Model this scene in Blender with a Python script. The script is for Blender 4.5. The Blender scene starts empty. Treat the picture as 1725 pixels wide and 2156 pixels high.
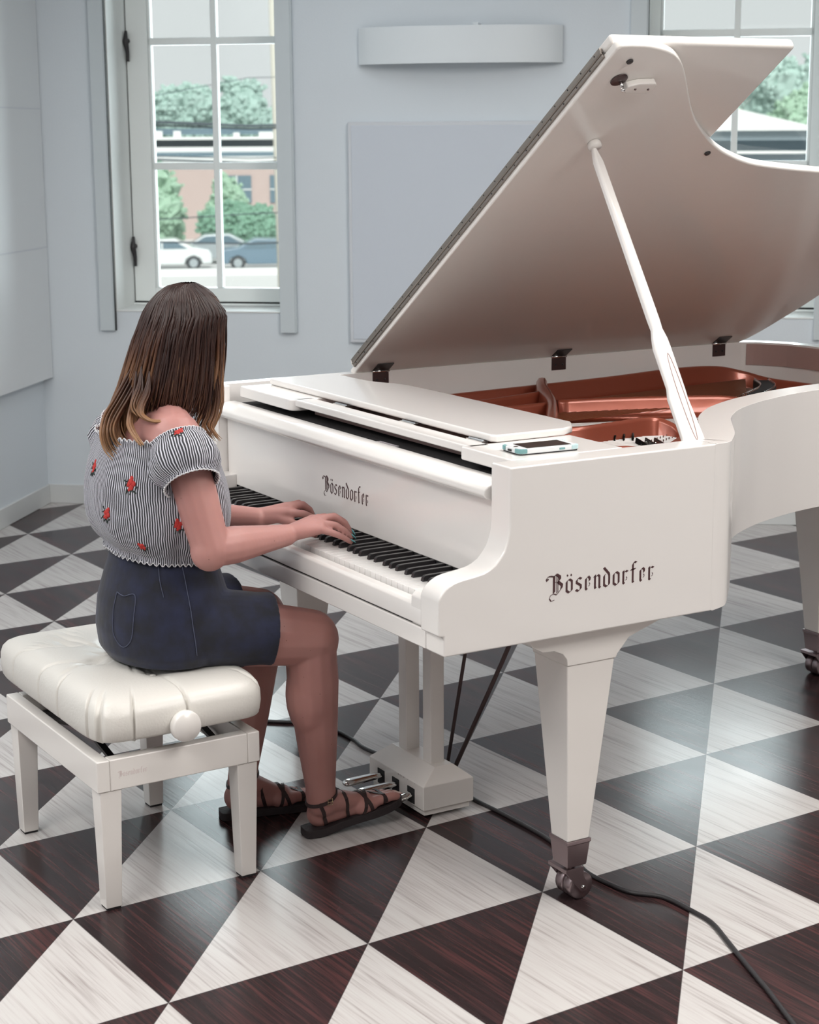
import bpy, bmesh, math, random
from math import sin, cos, pi, radians, sqrt, atan2
from mathutils import Vector as V, Matrix
from mathutils.bvhtree import BVHTree
import mathutils.noise as mnoise
random.seed(7)
S = bpy.context.scene
COL = S.collection

# ------------------------------------------------------------------ camera, world, light, exposure
cam = bpy.data.objects.new('camera', bpy.data.cameras.new('camera')); COL.objects.link(cam); S.camera = cam
yaw, pit, rol = 1.03939, 0.207985, -0.00597
fw = V((-sin(yaw)*cos(pit), cos(yaw)*cos(pit), -sin(pit)))
rt = V((cos(yaw), sin(yaw), 0)); up = rt.cross(fw)
rt, up = cos(rol)*rt + sin(rol)*up, -sin(rol)*rt + cos(rol)*up
M = Matrix((rt, up, -fw)).transposed().to_4x4(); M.translation = V((3.67351, -1.83790, 1.65721)); cam.matrix_world = M
cam.data.sensor_fit = 'HORIZONTAL'; cam.data.sensor_width = 36; cam.data.lens = 36*3765.66/1725
cam.data.clip_end = 800; cam.data.clip_start = 0.05
cam.data.dof.use_dof = True; cam.data.dof.focus_distance = 4.3; cam.data.dof.aperture_fstop = 9.5

S.view_settings.view_transform = 'Standard'; S.view_settings.look = 'None'
S.view_settings.gamma = 1; S.view_settings.exposure = 0.0
S.view_settings.use_curve_mapping = False
S.cycles.max_bounces = 8; S.cycles.diffuse_bounces = 4; S.cycles.glossy_bounces = 4
S.cycles.transmission_bounces = 6; S.cycles.transparent_max_bounces = 8
S.cycles.sample_clamp_indirect = 6; S.cycles.caustics_reflective = False; S.cycles.caustics_refractive = False
S.cycles.use_denoising = True

w = bpy.data.worlds.new('overcast_sky'); S.world = w; w.use_nodes = True
wb = w.node_tree.nodes['Background']; wb.inputs[0].default_value = (0.97, 0.985, 1.0, 1); wb.inputs[1].default_value = 0.80

RA = radians(49.6)                                   # the room stands at this angle to the piano
WD = V((cos(RA), sin(RA), 0)); WN = V((WD.y, -WD.x, 0)); WC = V((-4.172, 0.838, 0))
def wp(s, d, z): return WC + WD*s + WN*d + V((0, 0, z))    # along the window wall, out from it, up
RM = Matrix((WD, WN, V((0, 0, 1)))).transposed()           # note: WD x WN points down, used for points only

def area(name, loc, tgt, sx, sy, power, col=(1, 1, 1)):
    l = bpy.data.lights.new(name, 'AREA'); l.shape = 'RECTANGLE'; l.size = sx; l.size_y = sy; l.energy = power; l.color = col
    o = bpy.data.objects.new(name, l); COL.objects.link(o); o.location = loc
    o.rotation_euler = (V(tgt)-V(loc)).to_track_quat('-Z', 'Y').to_euler(); return o
WARM = (1.0, 0.965, 0.925); COOL = (0.86, 0.95, 1.0)
area('ceiling_light_front', (1.2, -2.7, 2.93), (1.2, -2.7, 0), 2.4, 1.4, 92, WARM)
area('ceiling_light_piano', (0.6, 1.2, 2.93), (0.6, 1.2, 0), 1.8, 1.2, 62, WARM)
area('ceiling_light_bench', (-1.2, -1.4, 2.93), (-1.2, -1.4, 0), 1.8, 1.2, 34, WARM)
area('ceiling_light_right', (3.1, 1.0, 2.93), (3.1, 1.0, 0), 1.8, 1.4, 98, WARM)
area('wall_fill_light', (-1.9, 1.2, 2.93), (-1.9, 1.2, 0), 1.8, 1.2, 11, (.90, .96, 1.0))  # cool fill lamp added to brighten the window wall
area('window_daylight_1', wp(0.77, -0.45, 1.75), wp(0.77, 2, 1.3), 0.8, 1.7, 30, COOL)
area('window_daylight_2', wp(3.08, -0.45, 1.75), wp(3.08, 2, 1.3), 0.8, 1.7, 30, COOL)
area('rear_fill_light', wp(4.5, 8.6, 1.7), wp(3.5, 0, 1.0), 3.2, 1.8, 14, (1.0, .985, .96))  # added fill lamp at the rear wall, which has no window

# ------------------------------------------------------------------ materials
def mat(name, col, rough=0.5, metal=0.0, coat=0.0, spec=0.5, bump=None, trans=0.0, emis=None, sheen=0):
    m = bpy.data.materials.new(name); m.use_nodes = True; nt = m.node_tree; b = nt.nodes['Principled BSDF']
    b.inputs['Base Color'].default_value = (*col, 1); b.inputs['Roughness'].default_value = rough
    b.inputs['Metallic'].default_value = metal; b.inputs['Coat Weight'].default_value = coat
    b.inputs['Coat Roughness'].default_value = 0.06; b.inputs['Specular IOR Level'].default_value = spec
    if trans: b.inputs['Transmission Weight'].default_value = trans
    if sheen: b.inputs['Sheen Weight'].default_value = sheen
    if emis: b.inputs['Emission Color'].default_value = (*emis[:3], 1); b.inputs['Emission Strength'].default_value = emis[3]
    if bump:
        N = nt.nodes.new('ShaderNodeTexNoise'); N.inputs['Scale'].default_value = bump[0]; N.inputs['Detail'].default_value = 5
        tc = nt.nodes.new('ShaderNodeTexCoord'); nt.links.new(tc.outputs['Object'], N.inputs['Vector'])
        B = nt.nodes.new('ShaderNodeBump'); B.inputs['Strength'].default_value = bump[1]; B.inputs['Distance'].default_value = 0.01
        nt.links.new(N.outputs[0], B.inputs['Height']); nt.links.new(B.outputs[0], b.inputs['Normal'])
    return m
def nd(nt, typ, **kw):
    n = nt.nodes.new(typ)
    for k, v in kw.items():
        if k.startswith('i') and k[1:].isdigit(): n.inputs[int(k[1:])].default_value = v
        else: setattr(n, k, v)
    return n
def mth(nt, op, a, b=None, c=None):
    n = nt.nodes.new('ShaderNodeMath'); n.operation = op
    for i, x in enumerate((a, b, c)):
        if x is None: continue
        if isinstance(x, (int, float)): n.inputs[i].default_value = x
        else: nt.links.new(x, n.inputs[i])
    return n.outputs[0]
def mixc(nt, f, a, b):
    n = nt.nodes.new('ShaderNodeMix'); n.data_type = 'RGBA'
    for i, x in ((0, f), (6, a), (7, b)):
        if isinstance(x, tuple): n.inputs[i].default_value = (*x, 1)
        elif isinstance(x, (int, float)): n.inputs[i].default_value = x
        else: nt.links.new(x, n.inputs[i])
    return n.outputs[2]
def ramp(nt, f, stops):
    n = nt.nodes.new('ShaderNodeValToRGB'); e = n.color_ramp.elements
    while len(e) < len(stops): e.new(0.5)
    for i, (p, c) in enumerate(stops): e[i].position = p; e[i].color = (*c, 1)
    nt.links.new(f, n.inputs[0]); return n.outputs[0]

WHITE = mat('white_lacquer', (0.80, 0.775, 0.755), 0.22, coat=0.5, bump=(9, 0.02))
WHITE_SATIN = mat('white_satin_lacquer', (0.79, 0.76, 0.73), 0.27, coat=0.3, bump=(12, 0.03))
IVORY = mat('white_key_plastic', (0.80, 0.785, 0.77), 0.25, coat=0.3)
EBONY = mat('black_key', (0.022, 0.02, 0.022), 0.30, coat=0.2, bump=(60, 0.05))
FELT = mat('black_felt', (0.022, 0.021, 0.023), 0.9, bump=(300, 0.3))
IRON = mat('bronze_plate_paint', (0.30, 0.070, 0.038), 0.30, metal=0.35, coat=0.45, bump=(25, 0.06))
SOUND = mat('soundboard_spruce', (0.46, 0.17, 0.08), 0.35, coat=0.3, bump=(40, 0.06))
CASEWOOD = mat('inner_rim_wood', (0.40, 0.27, 0.25), 0.35, coat=0.3, bump=(30, 0.05))
DARKMET = mat('dark_bronze_metal', (0.10, 0.07, 0.07), 0.38, metal=0.75, bump=(40, 0.08))
GREYMET = mat('brushed_nickel', (0.27, 0.24, 0.215), 0.42, metal=0.8, bump=(80, 0.12))
BLACKMET = mat('black_painted_metal', (0.028, 0.025, 0.027), 0.4, bump=(60, 0.05))
CHROME = mat('chrome', (0.72, 0.71, 0.70), 0.10, metal=1.0, bump=(5, 0.02))
BRASSM = mat('castor_metal', (0.33, 0.26, 0.27), 0.28, metal=0.85, bump=(30, 0.05))
COPPER = mat('copper_wound_string', (0.40, 0.16, 0.09), 0.35, metal=0.9, bump=(200, 0.1))
STEEL = mat('steel_string', (0.45, 0.44, 0.43), 0.3, metal=1.0, bump=(200, 0.05))
LETTER = mat('lettering_inlay', (0.075, 0.032, 0.035), 0.45, bump=(80, 0.05))
FADED = mat('worn_lettering', (0.66, 0.57, 0.56), 0.5, bump=(300, 0.1))
WALLM = mat('wall_paint', (0.69, 0.745, 0.79), 0.75, spec=0.3, bump=(140, 0.06))
REVEAL = mat('reveal_paint', (0.80, 0.82, 0.81), 0.6, bump=(120, 0.04))
TRIMM = mat('trim_paint', (0.66, 0.68, 0.68), 0.5, bump=(60, 0.03))
TRACK = mat('blind_track_paint', (0.60, 0.66, 0.69), 0.45, bump=(60, 0.02))
PANELM = mat('acoustic_panel_fabric', (0.64, 0.69, 0.76), 0.9, sheen=0.2, bump=(700, 0.25))
PANELF = mat('acoustic_panel_edge', (0.66, 0.69, 0.73), 0.8, bump=(500, 0.2))
PANELW = mat('pale_wall_panel', (0.74, 0.77, 0.79), 0.35, coat=0.15, bump=(3, 0.02))
CEIL = mat('ceiling_paint', (0.55, 0.55, 0.55), 0.8, bump=(90, 0.05))
FRAMEM = mat('window_frame_paint', (0.84, 0.88, 0.87), 0.4, bump=(50, 0.02))
GASKET = mat('window_gasket', (0.028, 0.03, 0.03), 0.6, bump=(50, 0.05))
SCONCE = mat('sconce_white_metal', (0.74, 0.79, 0.82), 0.42, bump=(60, 0.02))
LEATHER = mat('ivory_leather', (0.69, 0.67, 0.63), 0.38, coat=0.1, bump=(180, 0.10))
CABLEM = mat('black_rubber_cable', (0.028, 0.026, 0.028), 0.5, bump=(150, 0.1))
def glass_mat():
    m = bpy.data.materials.new('window_glass'); m.use_nodes = True; nt = m.node_tree; nt.nodes.clear()
    o = nt.nodes.new('ShaderNodeOutputMaterial'); t = nt.nodes.new('ShaderNodeBsdfTransparent'); t.inputs[0].default_value = (0.95, 0.98, 0.97, 1)
    g = nt.nodes.new('ShaderNodeBsdfGlossy'); g.inputs['Roughness'].default_value = 0.02
    f = nt.nodes.new('ShaderNodeFresnel'); f.inputs[0].default_value = 1.45; x = nt.nodes.new('ShaderNodeMixShader')
    nt.links.new(f.outputs[0], x.inputs[0]); nt.links.new(t.outputs[0], x.inputs[1]); nt.links.new(g.outputs[0], x.inputs[2]); nt.links.new(x.outputs[0], o.inputs[0]); return m
GLASS = glass_mat()
TA, GA = 0.4618, 1.6271
def floor_mat():
    m = bpy.data.materials.new('triangle_vinyl_tiles'); m.use_nodes = True; nt = m.node_tree; b = nt.nodes['Principled BSDF']
    g = nt.nodes.new('ShaderNodeNewGeometry'); mp = nt.nodes.new('ShaderNodeMapping'); mp.vector_type = 'POINT'
    # tile coordinates: rotate by -GA about the lattice origin, divide by the tile size
    ox, oy = 0.655, -0.6166; c, s = cos(-GA), sin(-GA)
    mp.inputs['Rotation'].default_value = (0, 0, -GA); mp.inputs['Scale'].default_value = (1/TA,)*3
    mp.inputs['Location'].default_value = (-(c*ox - s*oy)/TA, -(s*ox + c*oy)/TA, 0)
    nt.links.new(g.outputs['Position'], mp.inputs[0]); sp = nt.nodes.new('ShaderNodeSeparateXYZ'); nt.links.new(mp.outputs[0], sp.inputs[0])
    fu = mth(nt, 'FRACT', sp.outputs[0]); fv = mth(nt, 'FRACT', sp.outputs[1]); iu = mth(nt, 'FLOOR', sp.outputs[0]); iv = mth(nt, 'FLOOR', sp.outputs[1])
    light = mth(nt, 'GREATER_THAN', fu, fv)
    cid = nt.nodes.new('ShaderNodeCombineXYZ'); nt.links.new(iu, cid.inputs[0]); nt.links.new(iv, cid.inputs[1]); nt.links.new(light, cid.inputs[2])
    wn = nd(nt, 'ShaderNodeTexWhiteNoise', noise_dimensions='3D'); nt.links.new(cid.outputs[0], wn.inputs[0])
    def streak(fs, fl, dt):
        q = nt.nodes.new('ShaderNodeCombineXYZ'); nt.links.new(mth(nt, 'MULTIPLY', sp.outputs[0], fs), q.inputs[0])
        nt.links.new(mth(nt, 'MULTIPLY', sp.outputs[1], fl), q.inputs[1]); nt.links.new(mth(nt, 'MULTIPLY', wn.outputs[0], 37), q.inputs[2])
        n = nd(nt, 'ShaderNodeTexNoise'); n.inputs['Scale'].default_value = 1; n.inputs['Detail'].default_value = dt; n.inputs['Roughness'].default_value = 0.6
        nt.links.new(q.outputs[0], n.inputs[0]); return n.outputs[0]
    s1 = streak(62, 1.6, 3); s2 = streak(17, 1.1, 2)
    sm = mth(nt, 'ADD', mth(nt, 'MULTIPLY', s1, 0.62), mth(nt, 'MULTIPLY', s2, 0.38))
    lc = ramp(nt, sm, [(0.33, (0.34, 0.305, 0.295)), (0.41, (0.46, 0.43, 0.42)), (0.50, (0.55, 0.525, 0.515)), (0.60, (0.575, 0.56, 0.545))])
    dc = ramp(nt, sm, [(0.36, (0.020, 0.014, 0.015)), (0.50, (0.034, 0.020, 0.021)), (0.62, (0.080, 0.032, 0.032))])
    wear = nd(nt, 'ShaderNodeTexNoise'); wear.inputs['Scale'].default_value = 3.0; wear.inputs['Detail'].default_value = 2; nt.links.new(g.outputs['Position'], wear.inputs[0])
    lc2 = mixc(nt, mth(nt, 'MULTIPLY', wn.outputs[0], 0.10), lc, (0.50, 0.46, 0.44))
    colr = mixc(nt, light, dc, lc2)
    # dark hairline joints along the tile sides and the diagonal
    e1 = mth(nt, 'MINIMUM', mth(nt, 'MINIMUM', fu, mth(nt, 'SUBTRACT', 1, fu)), mth(nt, 'MINIMUM', fv, mth(nt, 'SUBTRACT', 1, fv)))
    e2 = mth(nt, 'ABSOLUTE', mth(nt, 'SUBTRACT', fu, fv)); j = mth(nt, 'LESS_THAN', mth(nt, 'MINIMUM', e1, e2), 0.0028)
    colr = mixc(nt, mth(nt, 'MULTIPLY', j, 0.7), colr, (0.04, 0.032, 0.032))
    nt.links.new(colr, b.inputs['Base Color'])
    rg = mth(nt, 'ADD', mth(nt, 'MULTIPLY', wear.outputs[0], 0.20), 0.13); nt.links.new(rg, b.inputs['Roughness'])
    b.inputs['Specular IOR Level'].default_value = 0.20
    bp = nt.nodes.new('ShaderNodeBump'); bp.inputs['Strength'].default_value = 0.12; bp.inputs['Distance'].default_value = 0.002
    hh = mth(nt, 'SUBTRACT', sm, j); nt.links.new(hh, bp.inputs['Height']); nt.links.new(bp.outputs[0], b.inputs['Normal'])
    return m
FLOOR = floor_mat()

# ------------------------------------------------------------------ mesh helpers
class MB:
    def __init__(s): s.v = []; s.f = []; s.uv = None
    def add(s, vs, fs):
        n = len(s.v); s.v += [V(p) for p in vs]; s.f += [tuple(i+n for i in f) for f in fs]; return s
    def box(s, x0, x1, y0, y1, z0, z1):
        return s.add([(x0, y0, z0), (x1, y0, z0), (x1, y1, z0), (x0, y1, z0), (x0, y0, z1), (x1, y0, z1), (x1, y1, z1), (x0, y1, z1)],
                     [(0, 3, 2, 1), (4, 5, 6, 7), (0, 1, 5, 4), (1, 2, 6, 5), (2, 3, 7, 6), (3, 0, 4, 7)])
    def obox(s, f, a0, a1, b0, b1, c0, c1):       # box in another frame, f maps (a, b, c) to the world
        P = [f(a, b, c) for c in (c0, c1) for a, b in ((a0, b0), (a1, b0), (a1, b1), (a0, b1))]
        return s.add(P, [(0, 3, 2, 1), (4, 5, 6, 7), (0, 1, 5, 4), (1, 2, 6, 5), (2, 3, 7, 6), (3, 0, 4, 7)])
    def loft(s, rings, cap=True, closed=True):
        n = len(rings[0]); vs = [p for r in rings for p in r]; fs = []
        for i in range(len(rings)-1):
            for k in range(n if closed else n-1):
                a = i*n+k; b = i*n+(k+1) % n; fs.append((a, b, b+n, a+n))
        if cap and closed: fs.append(tuple(range(n))[::-1]); fs.append(tuple((len(rings)-1)*n+k for k in range(n)))
        return s.add(vs, fs)
    def prism(s, poly, f0, f1):                  # poly of (a, b); f0/f1 give the two copies
        return s.loft([[f0(a, b) for a, b in poly], [f1(a, b) for a, b in poly]])
    def tube(s, pts, r, n=8, cap=True):
        pts = [V(p) for p in pts]; rr = r if isinstance(r, (list, tuple)) else [r]*len(pts); rings = []; prev = None
        for i, p in enumerate(pts):
            t = (pts[min(i+1, len(pts)-1)]-pts[max(i-1, 0)]).normalized()
            if prev is None: a = t.orthogonal().normalized()
            else:
                a = prev - t*prev.dot(t); a = a.normalized() if a.length > 1e-6 else t.orthogonal().normalized()
            prev = a; b = t.cross(a)
            rings.append([p + (a*cos(2*pi*k/n)+b*sin(2*pi*k/n))*rr[i] for k in range(n)])
        return s.loft(rings, cap)
    def band(s, pts, nrm, wd, th):               # flat strap: rectangular section, nrm(i) = outward direction
        rings = []
        for i, p in enumerate(pts):
            t = (pts[min(i+1, len(pts)-1)]-pts[max(i-1, 0)]).normalized(); o = nrm[i].normalized(); b = t.cross(o).normalized()
            rings.append([p-b*wd/2, p+b*wd/2, p+b*wd/2+o*th, p-b*wd/2+o*th])
        return s.loft(rings)
    def lathe(s, prof, c, ax=(0, 0, 1), n=24):   # prof: (r, h)
        ax = V(ax).normalized(); a = ax.orthogonal().normalized(); b = ax.cross(a); c = V(c)
        return s.loft([[c+ax*h+(a*cos(2*pi*k/n)+b*sin(2*pi*k/n))*r for k in range(n)] for r, h in prof])
    def ball(s, c, r, n=16, m=10, rot=None):
        c = V(c); r = (r,)*3 if isinstance(r, (int, float)) else r; rings = []
        for i in range(m+1):
            th = pi*(i/m)*0.998+0.001; rings.append([])
            for k in range(n):
                p = V((r[0]*sin(th)*cos(2*pi*k/n), r[1]*sin(th)*sin(2*pi*k/n), -r[2]*cos(th)))
                rings[-1].append(c+(rot @ p if rot else p))
        return s.loft(rings)
    def cap(s, p0, p1, r0, r1, n=14):            # tapered capsule
        p0 = V(p0); p1 = V(p1); d = (p1-p0); L = d.length; t = d.normalized(); a = t.orthogonal().normalized(); b = t.cross(a); rings = []
        for i in range(7):
            an = -pi/2+pi/2*i/6; rings.append((p0+t*r0*sin(an), max(r0*cos(an), 1e-4)))
        for i in range(7):
            an = pi/2*i/6; rings.append((p1+t*r1*sin(an), max(r1*cos(an), 1e-4)))
        return s.loft([[c+(a*cos(2*pi*k/n)+b*sin(2*pi*k/n))*r for k in range(n)] for c, r in rings])
    def build(s, name, m, parent=None, org=None, bevel=0, seg=2, smooth=False, sub=0, kind=None, label=None, cat=None, group=None, weld=False):
        o0 = wloc(parent) if parent else V(org or (0, 0, 0))
        me = bpy.data.meshes.new(name); me.from_pydata([p-o0 for p in s.v], [], s.f); me.materials.append(m)
        bm = bmesh.new(); bm.from_mesh(me)
        if weld: bmesh.ops.remove_doubles(bm, verts=bm.verts, dist=1e-5)
        bmesh.ops.recalc_face_normals(bm, faces=bm.faces); bm.to_mesh(me); bm.free()
        if smooth:
            for p in me.polygons: p.use_smooth = True
        o = bpy.data.objects.new(name, me); COL.objects.link(o)
        if parent: o.parent = parent
        else: o.location = o0
        if bevel:
            bv = o.modifiers.new('bevel', 'BEVEL'); bv.width = bevel; bv.segments = seg; bv.limit_method = 'ANGLE'; bv.angle_limit = radians(32); bv.harden_normals = False
            for p in me.polygons: p.use_smooth = True
            wn_ = o.modifiers.new('wn', 'WEIGHTED_NORMAL'); wn_.keep_sharp = True
        if sub: sm = o.modifiers.new('sub', 'SUBSURF'); sm.levels = sub; sm.render_levels = sub
        tag(o, label, cat, group, kind); return o
def wloc(o):
    L = V((0, 0, 0))
    while o: L += o.location; o = o.parent
    return L
def tag(o, label=None, cat=None, group=None, kind=None):
    if label: o['label'] = label
    if cat: o['category'] = cat
    if group: o['group'] = group
    if kind: o['kind'] = kind
    return o
def thing(name, loc, label, cat, group=None, kind=None):
    o = bpy.data.objects.new(name, None); COL.objects.link(o); o.location = loc; o.empty_display_size = 0.1
    return tag(o, label, cat, group, kind)
def copy_tree(o, parent=None):
    c = o.copy(); COL.objects.link(c)
    if parent: c.parent = parent
    for ch in list(o.children): copy_tree(ch, c)
    return c
def lerp(a, b, t): return a+(b-a)*t
def spline(pts, n):                                        # Catmull-Rom through points
    pts = [V(p) for p in pts]; P = [pts[0]*2-pts[1]]+pts+[pts[-1]*2-pts[-2]]; out = []
    for i in range(1, len(P)-2):
        for k in range(n):
            t = k/n; a, b, c, d = P[i-1:i+3]
            out.append(0.5*((2*b)+(c-a)*t+(2*a-5*b+4*c-d)*t*t+(3*b-a-3*c+d)*t**3))
    return out+[pts[-1]]

# ------------------------------------------------------------------ room shell
ZC = 3.0
SH = dict(kind='structure')
MB().obox(wp, -0.3, 9.0, -0.3, 9.0, -0.12, 0.0).build('floor', FLOOR, **SH)
MB().obox(wp, -0.3, 9.0, -0.3, 9.0, ZC, ZC+0.12).build('ceiling', CEIL, **SH)
WT = 0.30
W1 = (0.362, 1.185); W2 = (2.672, 3.49); SILL = 0.888; HEAD = 2.62
b = MB()
for s0, s1, z0, z1 in ((-0.3, W1[0], 0, ZC), (W1[1], W2[0], 0, ZC), (W2[1], 9, 0, ZC), (W1[0], W1[1], 0, SILL), (W1[0], W1[1], HEAD, ZC), (W2[0], W2[1], 0, SILL), (W2[0], W2[1], HEAD, ZC)):
    b.obox(wp, s0, s1, -WT, 0, z0, z1)
b.build('wall_back', WALLM, **SH)
MB().obox(wp, -0.3, 0, -0.3, 9, 0, ZC).build('wall_left', WALLM, **SH)
WALLD = mat('dark_unseen_wall', (0.17, 0.15, 0.14), 0.9, bump=(40, .2))  # unseen walls, made dark to cut the bounce light in the room
MB().obox(wp, 8.7, 9, -0.3, 9, 0, ZC).build('wall_right', WALLD, **SH)
MB().obox(wp, -0.3, 9, 8.7, 9, 0, ZC).build('wall_front', WALLD, **SH)
MB().obox(wp, 0, 8.7, 0, 0.012, 0, 0.088).build('baseboard_back', TRIMM, bevel=0.003, **SH)
MB().obox(wp, 0, 0.012, 0.012, 8.7, 0, 0.088).build('baseboard_left', TRIMM, bevel=0.003, **SH)

def window(num, s0, s1, gl, mid, gr):
    root = thing('window_%d' % num, wp((s0+s1)/2, -0.25, SILL), None, None, kind='structure')
    FD = -0.245
    # plaster reveal lining
    b = MB(); t = 0.004
    b.obox(wp, s0, s0+t, -WT, 0.001, SILL, HEAD); b.obox(wp, s1-t, s1, -WT, 0.001, SILL, HEAD); b.obox(wp, s0, s1, -WT, 0.001, HEAD-t, HEAD)
    b.build('window_reveal', REVEAL, root)
    MB().obox(wp, s0+t, s1-t, -WT, 0.004, SILL-0.001, SILL+0.006).build('window_sill', REVEAL, root, bevel=0.002)
    z0 = SILL+0.008; z1 = HEAD-t
    b = MB(); b.obox(wp, s0+t, s0+t+.03, FD-0.05, FD-0.012, z0, z1).obox(wp, s1-t-.03, s1-t, FD-0.05, FD-0.012, z0, z1).obox(wp, s0+t, s1-t, FD-0.05, FD-0.012, z0, z0+.03).obox(wp, s0+t, s1-t, FD-0.012, FD, z0, z0+0.012)
    b.build('window_gasket', GASKET, root)
    b = MB(); a0 = s0+0.009; a1 = s1-0.009; zb = z0+0.016; gb = 0.975
    b.obox(wp, a0, gl, FD-0.05, FD, zb, z1); b.obox(wp, gr, a1, FD-0.05, FD, zb, z1)
    b.obox(wp, gl, gr, FD-0.05, FD, zb, gb); b.obox(wp, gl, gr, FD-0.05, FD, z1-0.07, z1)
    b.build('window_frame', FRAMEM, root, bevel=0.003)
    MB().obox(wp, s0+t, s1-t, FD-0.01, FD+0.012, z0, z0+0.009).build('window_frame', FRAMEM, root)
    b = MB()
    b.obox(wp, gl, gl+0.012, FD-0.045, FD-0.008, gb, z1-0.07).obox(wp, gr-0.012, gr, FD-0.045, FD-0.008, gb, z1-0.07)
    b.obox(wp, mid-0.0135, mid+0.0135, FD-0.045, FD-0.006, gb, z1-0.07)
    for zc in (1.523, 2.072): b.obox(wp, gl, gr, FD-0.045, FD-0.008, zc-0.016, zc+0.016)
    b.build('window_muntin', FRAMEM, root, bevel=0.003)
    MB().obox(wp, gl, gr, FD-0.032, FD-0.028, gb, z1-0.07).build('window_pane', GLASS, root)
    for zc in (2.055, 1.143):
        q = MB(); cs = s0+0.016
        q.lathe([(0.001, 0), (0.012, 0.001), (0.012, 0.008), (0.006, 0.011), (0.001, 0.012)], wp(cs, FD, zc+0.02), WN, 14)
        f = lambda a, h: wp(cs+a, FD+0.024+0.010*math.exp(-((h-0.015)/0.03)**2)-0.006, zc+h)
        pts = [f(0.0, 0.064), f(0.0, 0.040), f(0.0, 0.016), f(0.003, -0.010), f(0.005, -0.035), f(0.006, -0.070)]
        q.tube(spline(pts, 4), [lerp(0.006, 0.0125, min(1, i/8)) if i < 8 else lerp(0.0125, 0.0065, (i-8)/12) for i in range(21)], 10)
        q.tube([wp(cs, FD, zc+0.018), wp(cs, FD+0.022, zc+0.018)], 0.006, 10)
        q.build('window_handle', BLACKMET, root, smooth=True)
    return root
window(1, W1[0], W1[1], 0.470, 0.774, 1.080)
window(2, W2[0], W2[1], 2.752, 3.074, 3.392)
# side channels of the window blinds
for n, (s0, s1, pr) in enumerate(((0.290, 0.353, 0.022), (1.124, 1.192, 0.026), (2.638, 2.706, 0.022), (3.425, 3.493, 0.024)), 1):
    MB().obox(wp, s0, s1, 0.0, pr, 0.802, 2.70).obox(wp, s1-0.001, s1+0.006, 0.0, pr-0.004, 0.804, 2.70).build('trim_%d' % n, TRACK, bevel=0.002, **SH)
    if n in (1, 3): MB().obox(wp, s1+0.0055, s1+0.009, 0.0, pr-0.003, 0.803, 2.70).build('trim_%d' % (n+4), GASKET, **SH)

# acoustic panels
t = thing('acoustic_panel', wp(1.92, 0, 0.765), 'pale blue-grey fabric acoustic panel on the wall behind the raised piano lid', 'wall panel')
MB().obox(wp, 1.440, 2.405, 0.001, 0.030, 0.765, 1.711).build('panel_frame', PANELF, t, bevel=0.004)
MB().obox(wp, 1.455, 2.390, 0.029, 0.034, 0.780, 1.696).build('panel_fabric', PANELM, t, bevel=0.002)
t = thing('acoustic_panel', wp(0.03, 1.2, 0.583), 'large pale flat wall panel at the left edge beside the corner', 'wall panel')
MB().obox(wp, 0.001, 0.050, 0.004, 2.4, 0.583, 2.85).build('panel_board', PANELW, t, bevel=0.004)
MB().obox(wp, 0.0495, 0.0515, 0.004, 2.4, 1.170, 1.176).obox(wp, 0.0495, 0.0515, 0.004, 2.4, 1.775, 1.781).build('panel_joint', PANELF, t)

# bowed wall light above the panel
t = thing('wall_light', wp(1.924, 0, 1.948), 'long white bowed metal wall light mounted above the fabric panel', 'wall light')
f = []; N = 40; s0, s1, z0, z1 = 1.490, 2.358, 1.948, 2.100
def sc(k, inn=0.0):
    u = k/N; s = lerp(s0+inn, s1-inn, u); dep = 0.020 + (0.105-inn)*(1-(2*u-1)**2)**0.75; return s, dep
b = MB()
rings = []
for k in range(N+1):
    s, dp = sc(k); s_, dp_ = sc(k, 0.004)
    rings.append([wp(s, dp, z0), wp(s, dp, z1), wp(s_, dp_-0.002, z1), wp(s_, dp_-0.002, z0)])
b.loft(rings); b.build('shade', SCONCE, t, bevel=0.0008)
MB().obox(wp, s0, s0+0.004, 0.0, 0.020, z0, z1).build('end_cap', SCONCE, t); MB().obox(wp, s1-0.004, s1, 0.0, 0.020, z0, z1).build('end_cap', SCONCE, t)
MB().obox(wp, s0+0.05, s1-0.05, 0.0, 0.012, z0+0.035, z1-0.03).build('back_plate', GREYMET, t)
MB().obox(wp, 1.99, 2.014, 0.0, 0.10, z1-0.02, z1+0.012).build('bracket', SCONCE, t, bevel=0.001)
MB().tube([wp(1.62, 0.05, 2.02), wp(2.22, 0.05, 2.02)], 0.013, 12).build('light_tube', mat('unlit_fluorescent_tube', (0.75, 0.77, 0.78), 0.3, bump=(5, 0.01)), t, smooth=True)

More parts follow.
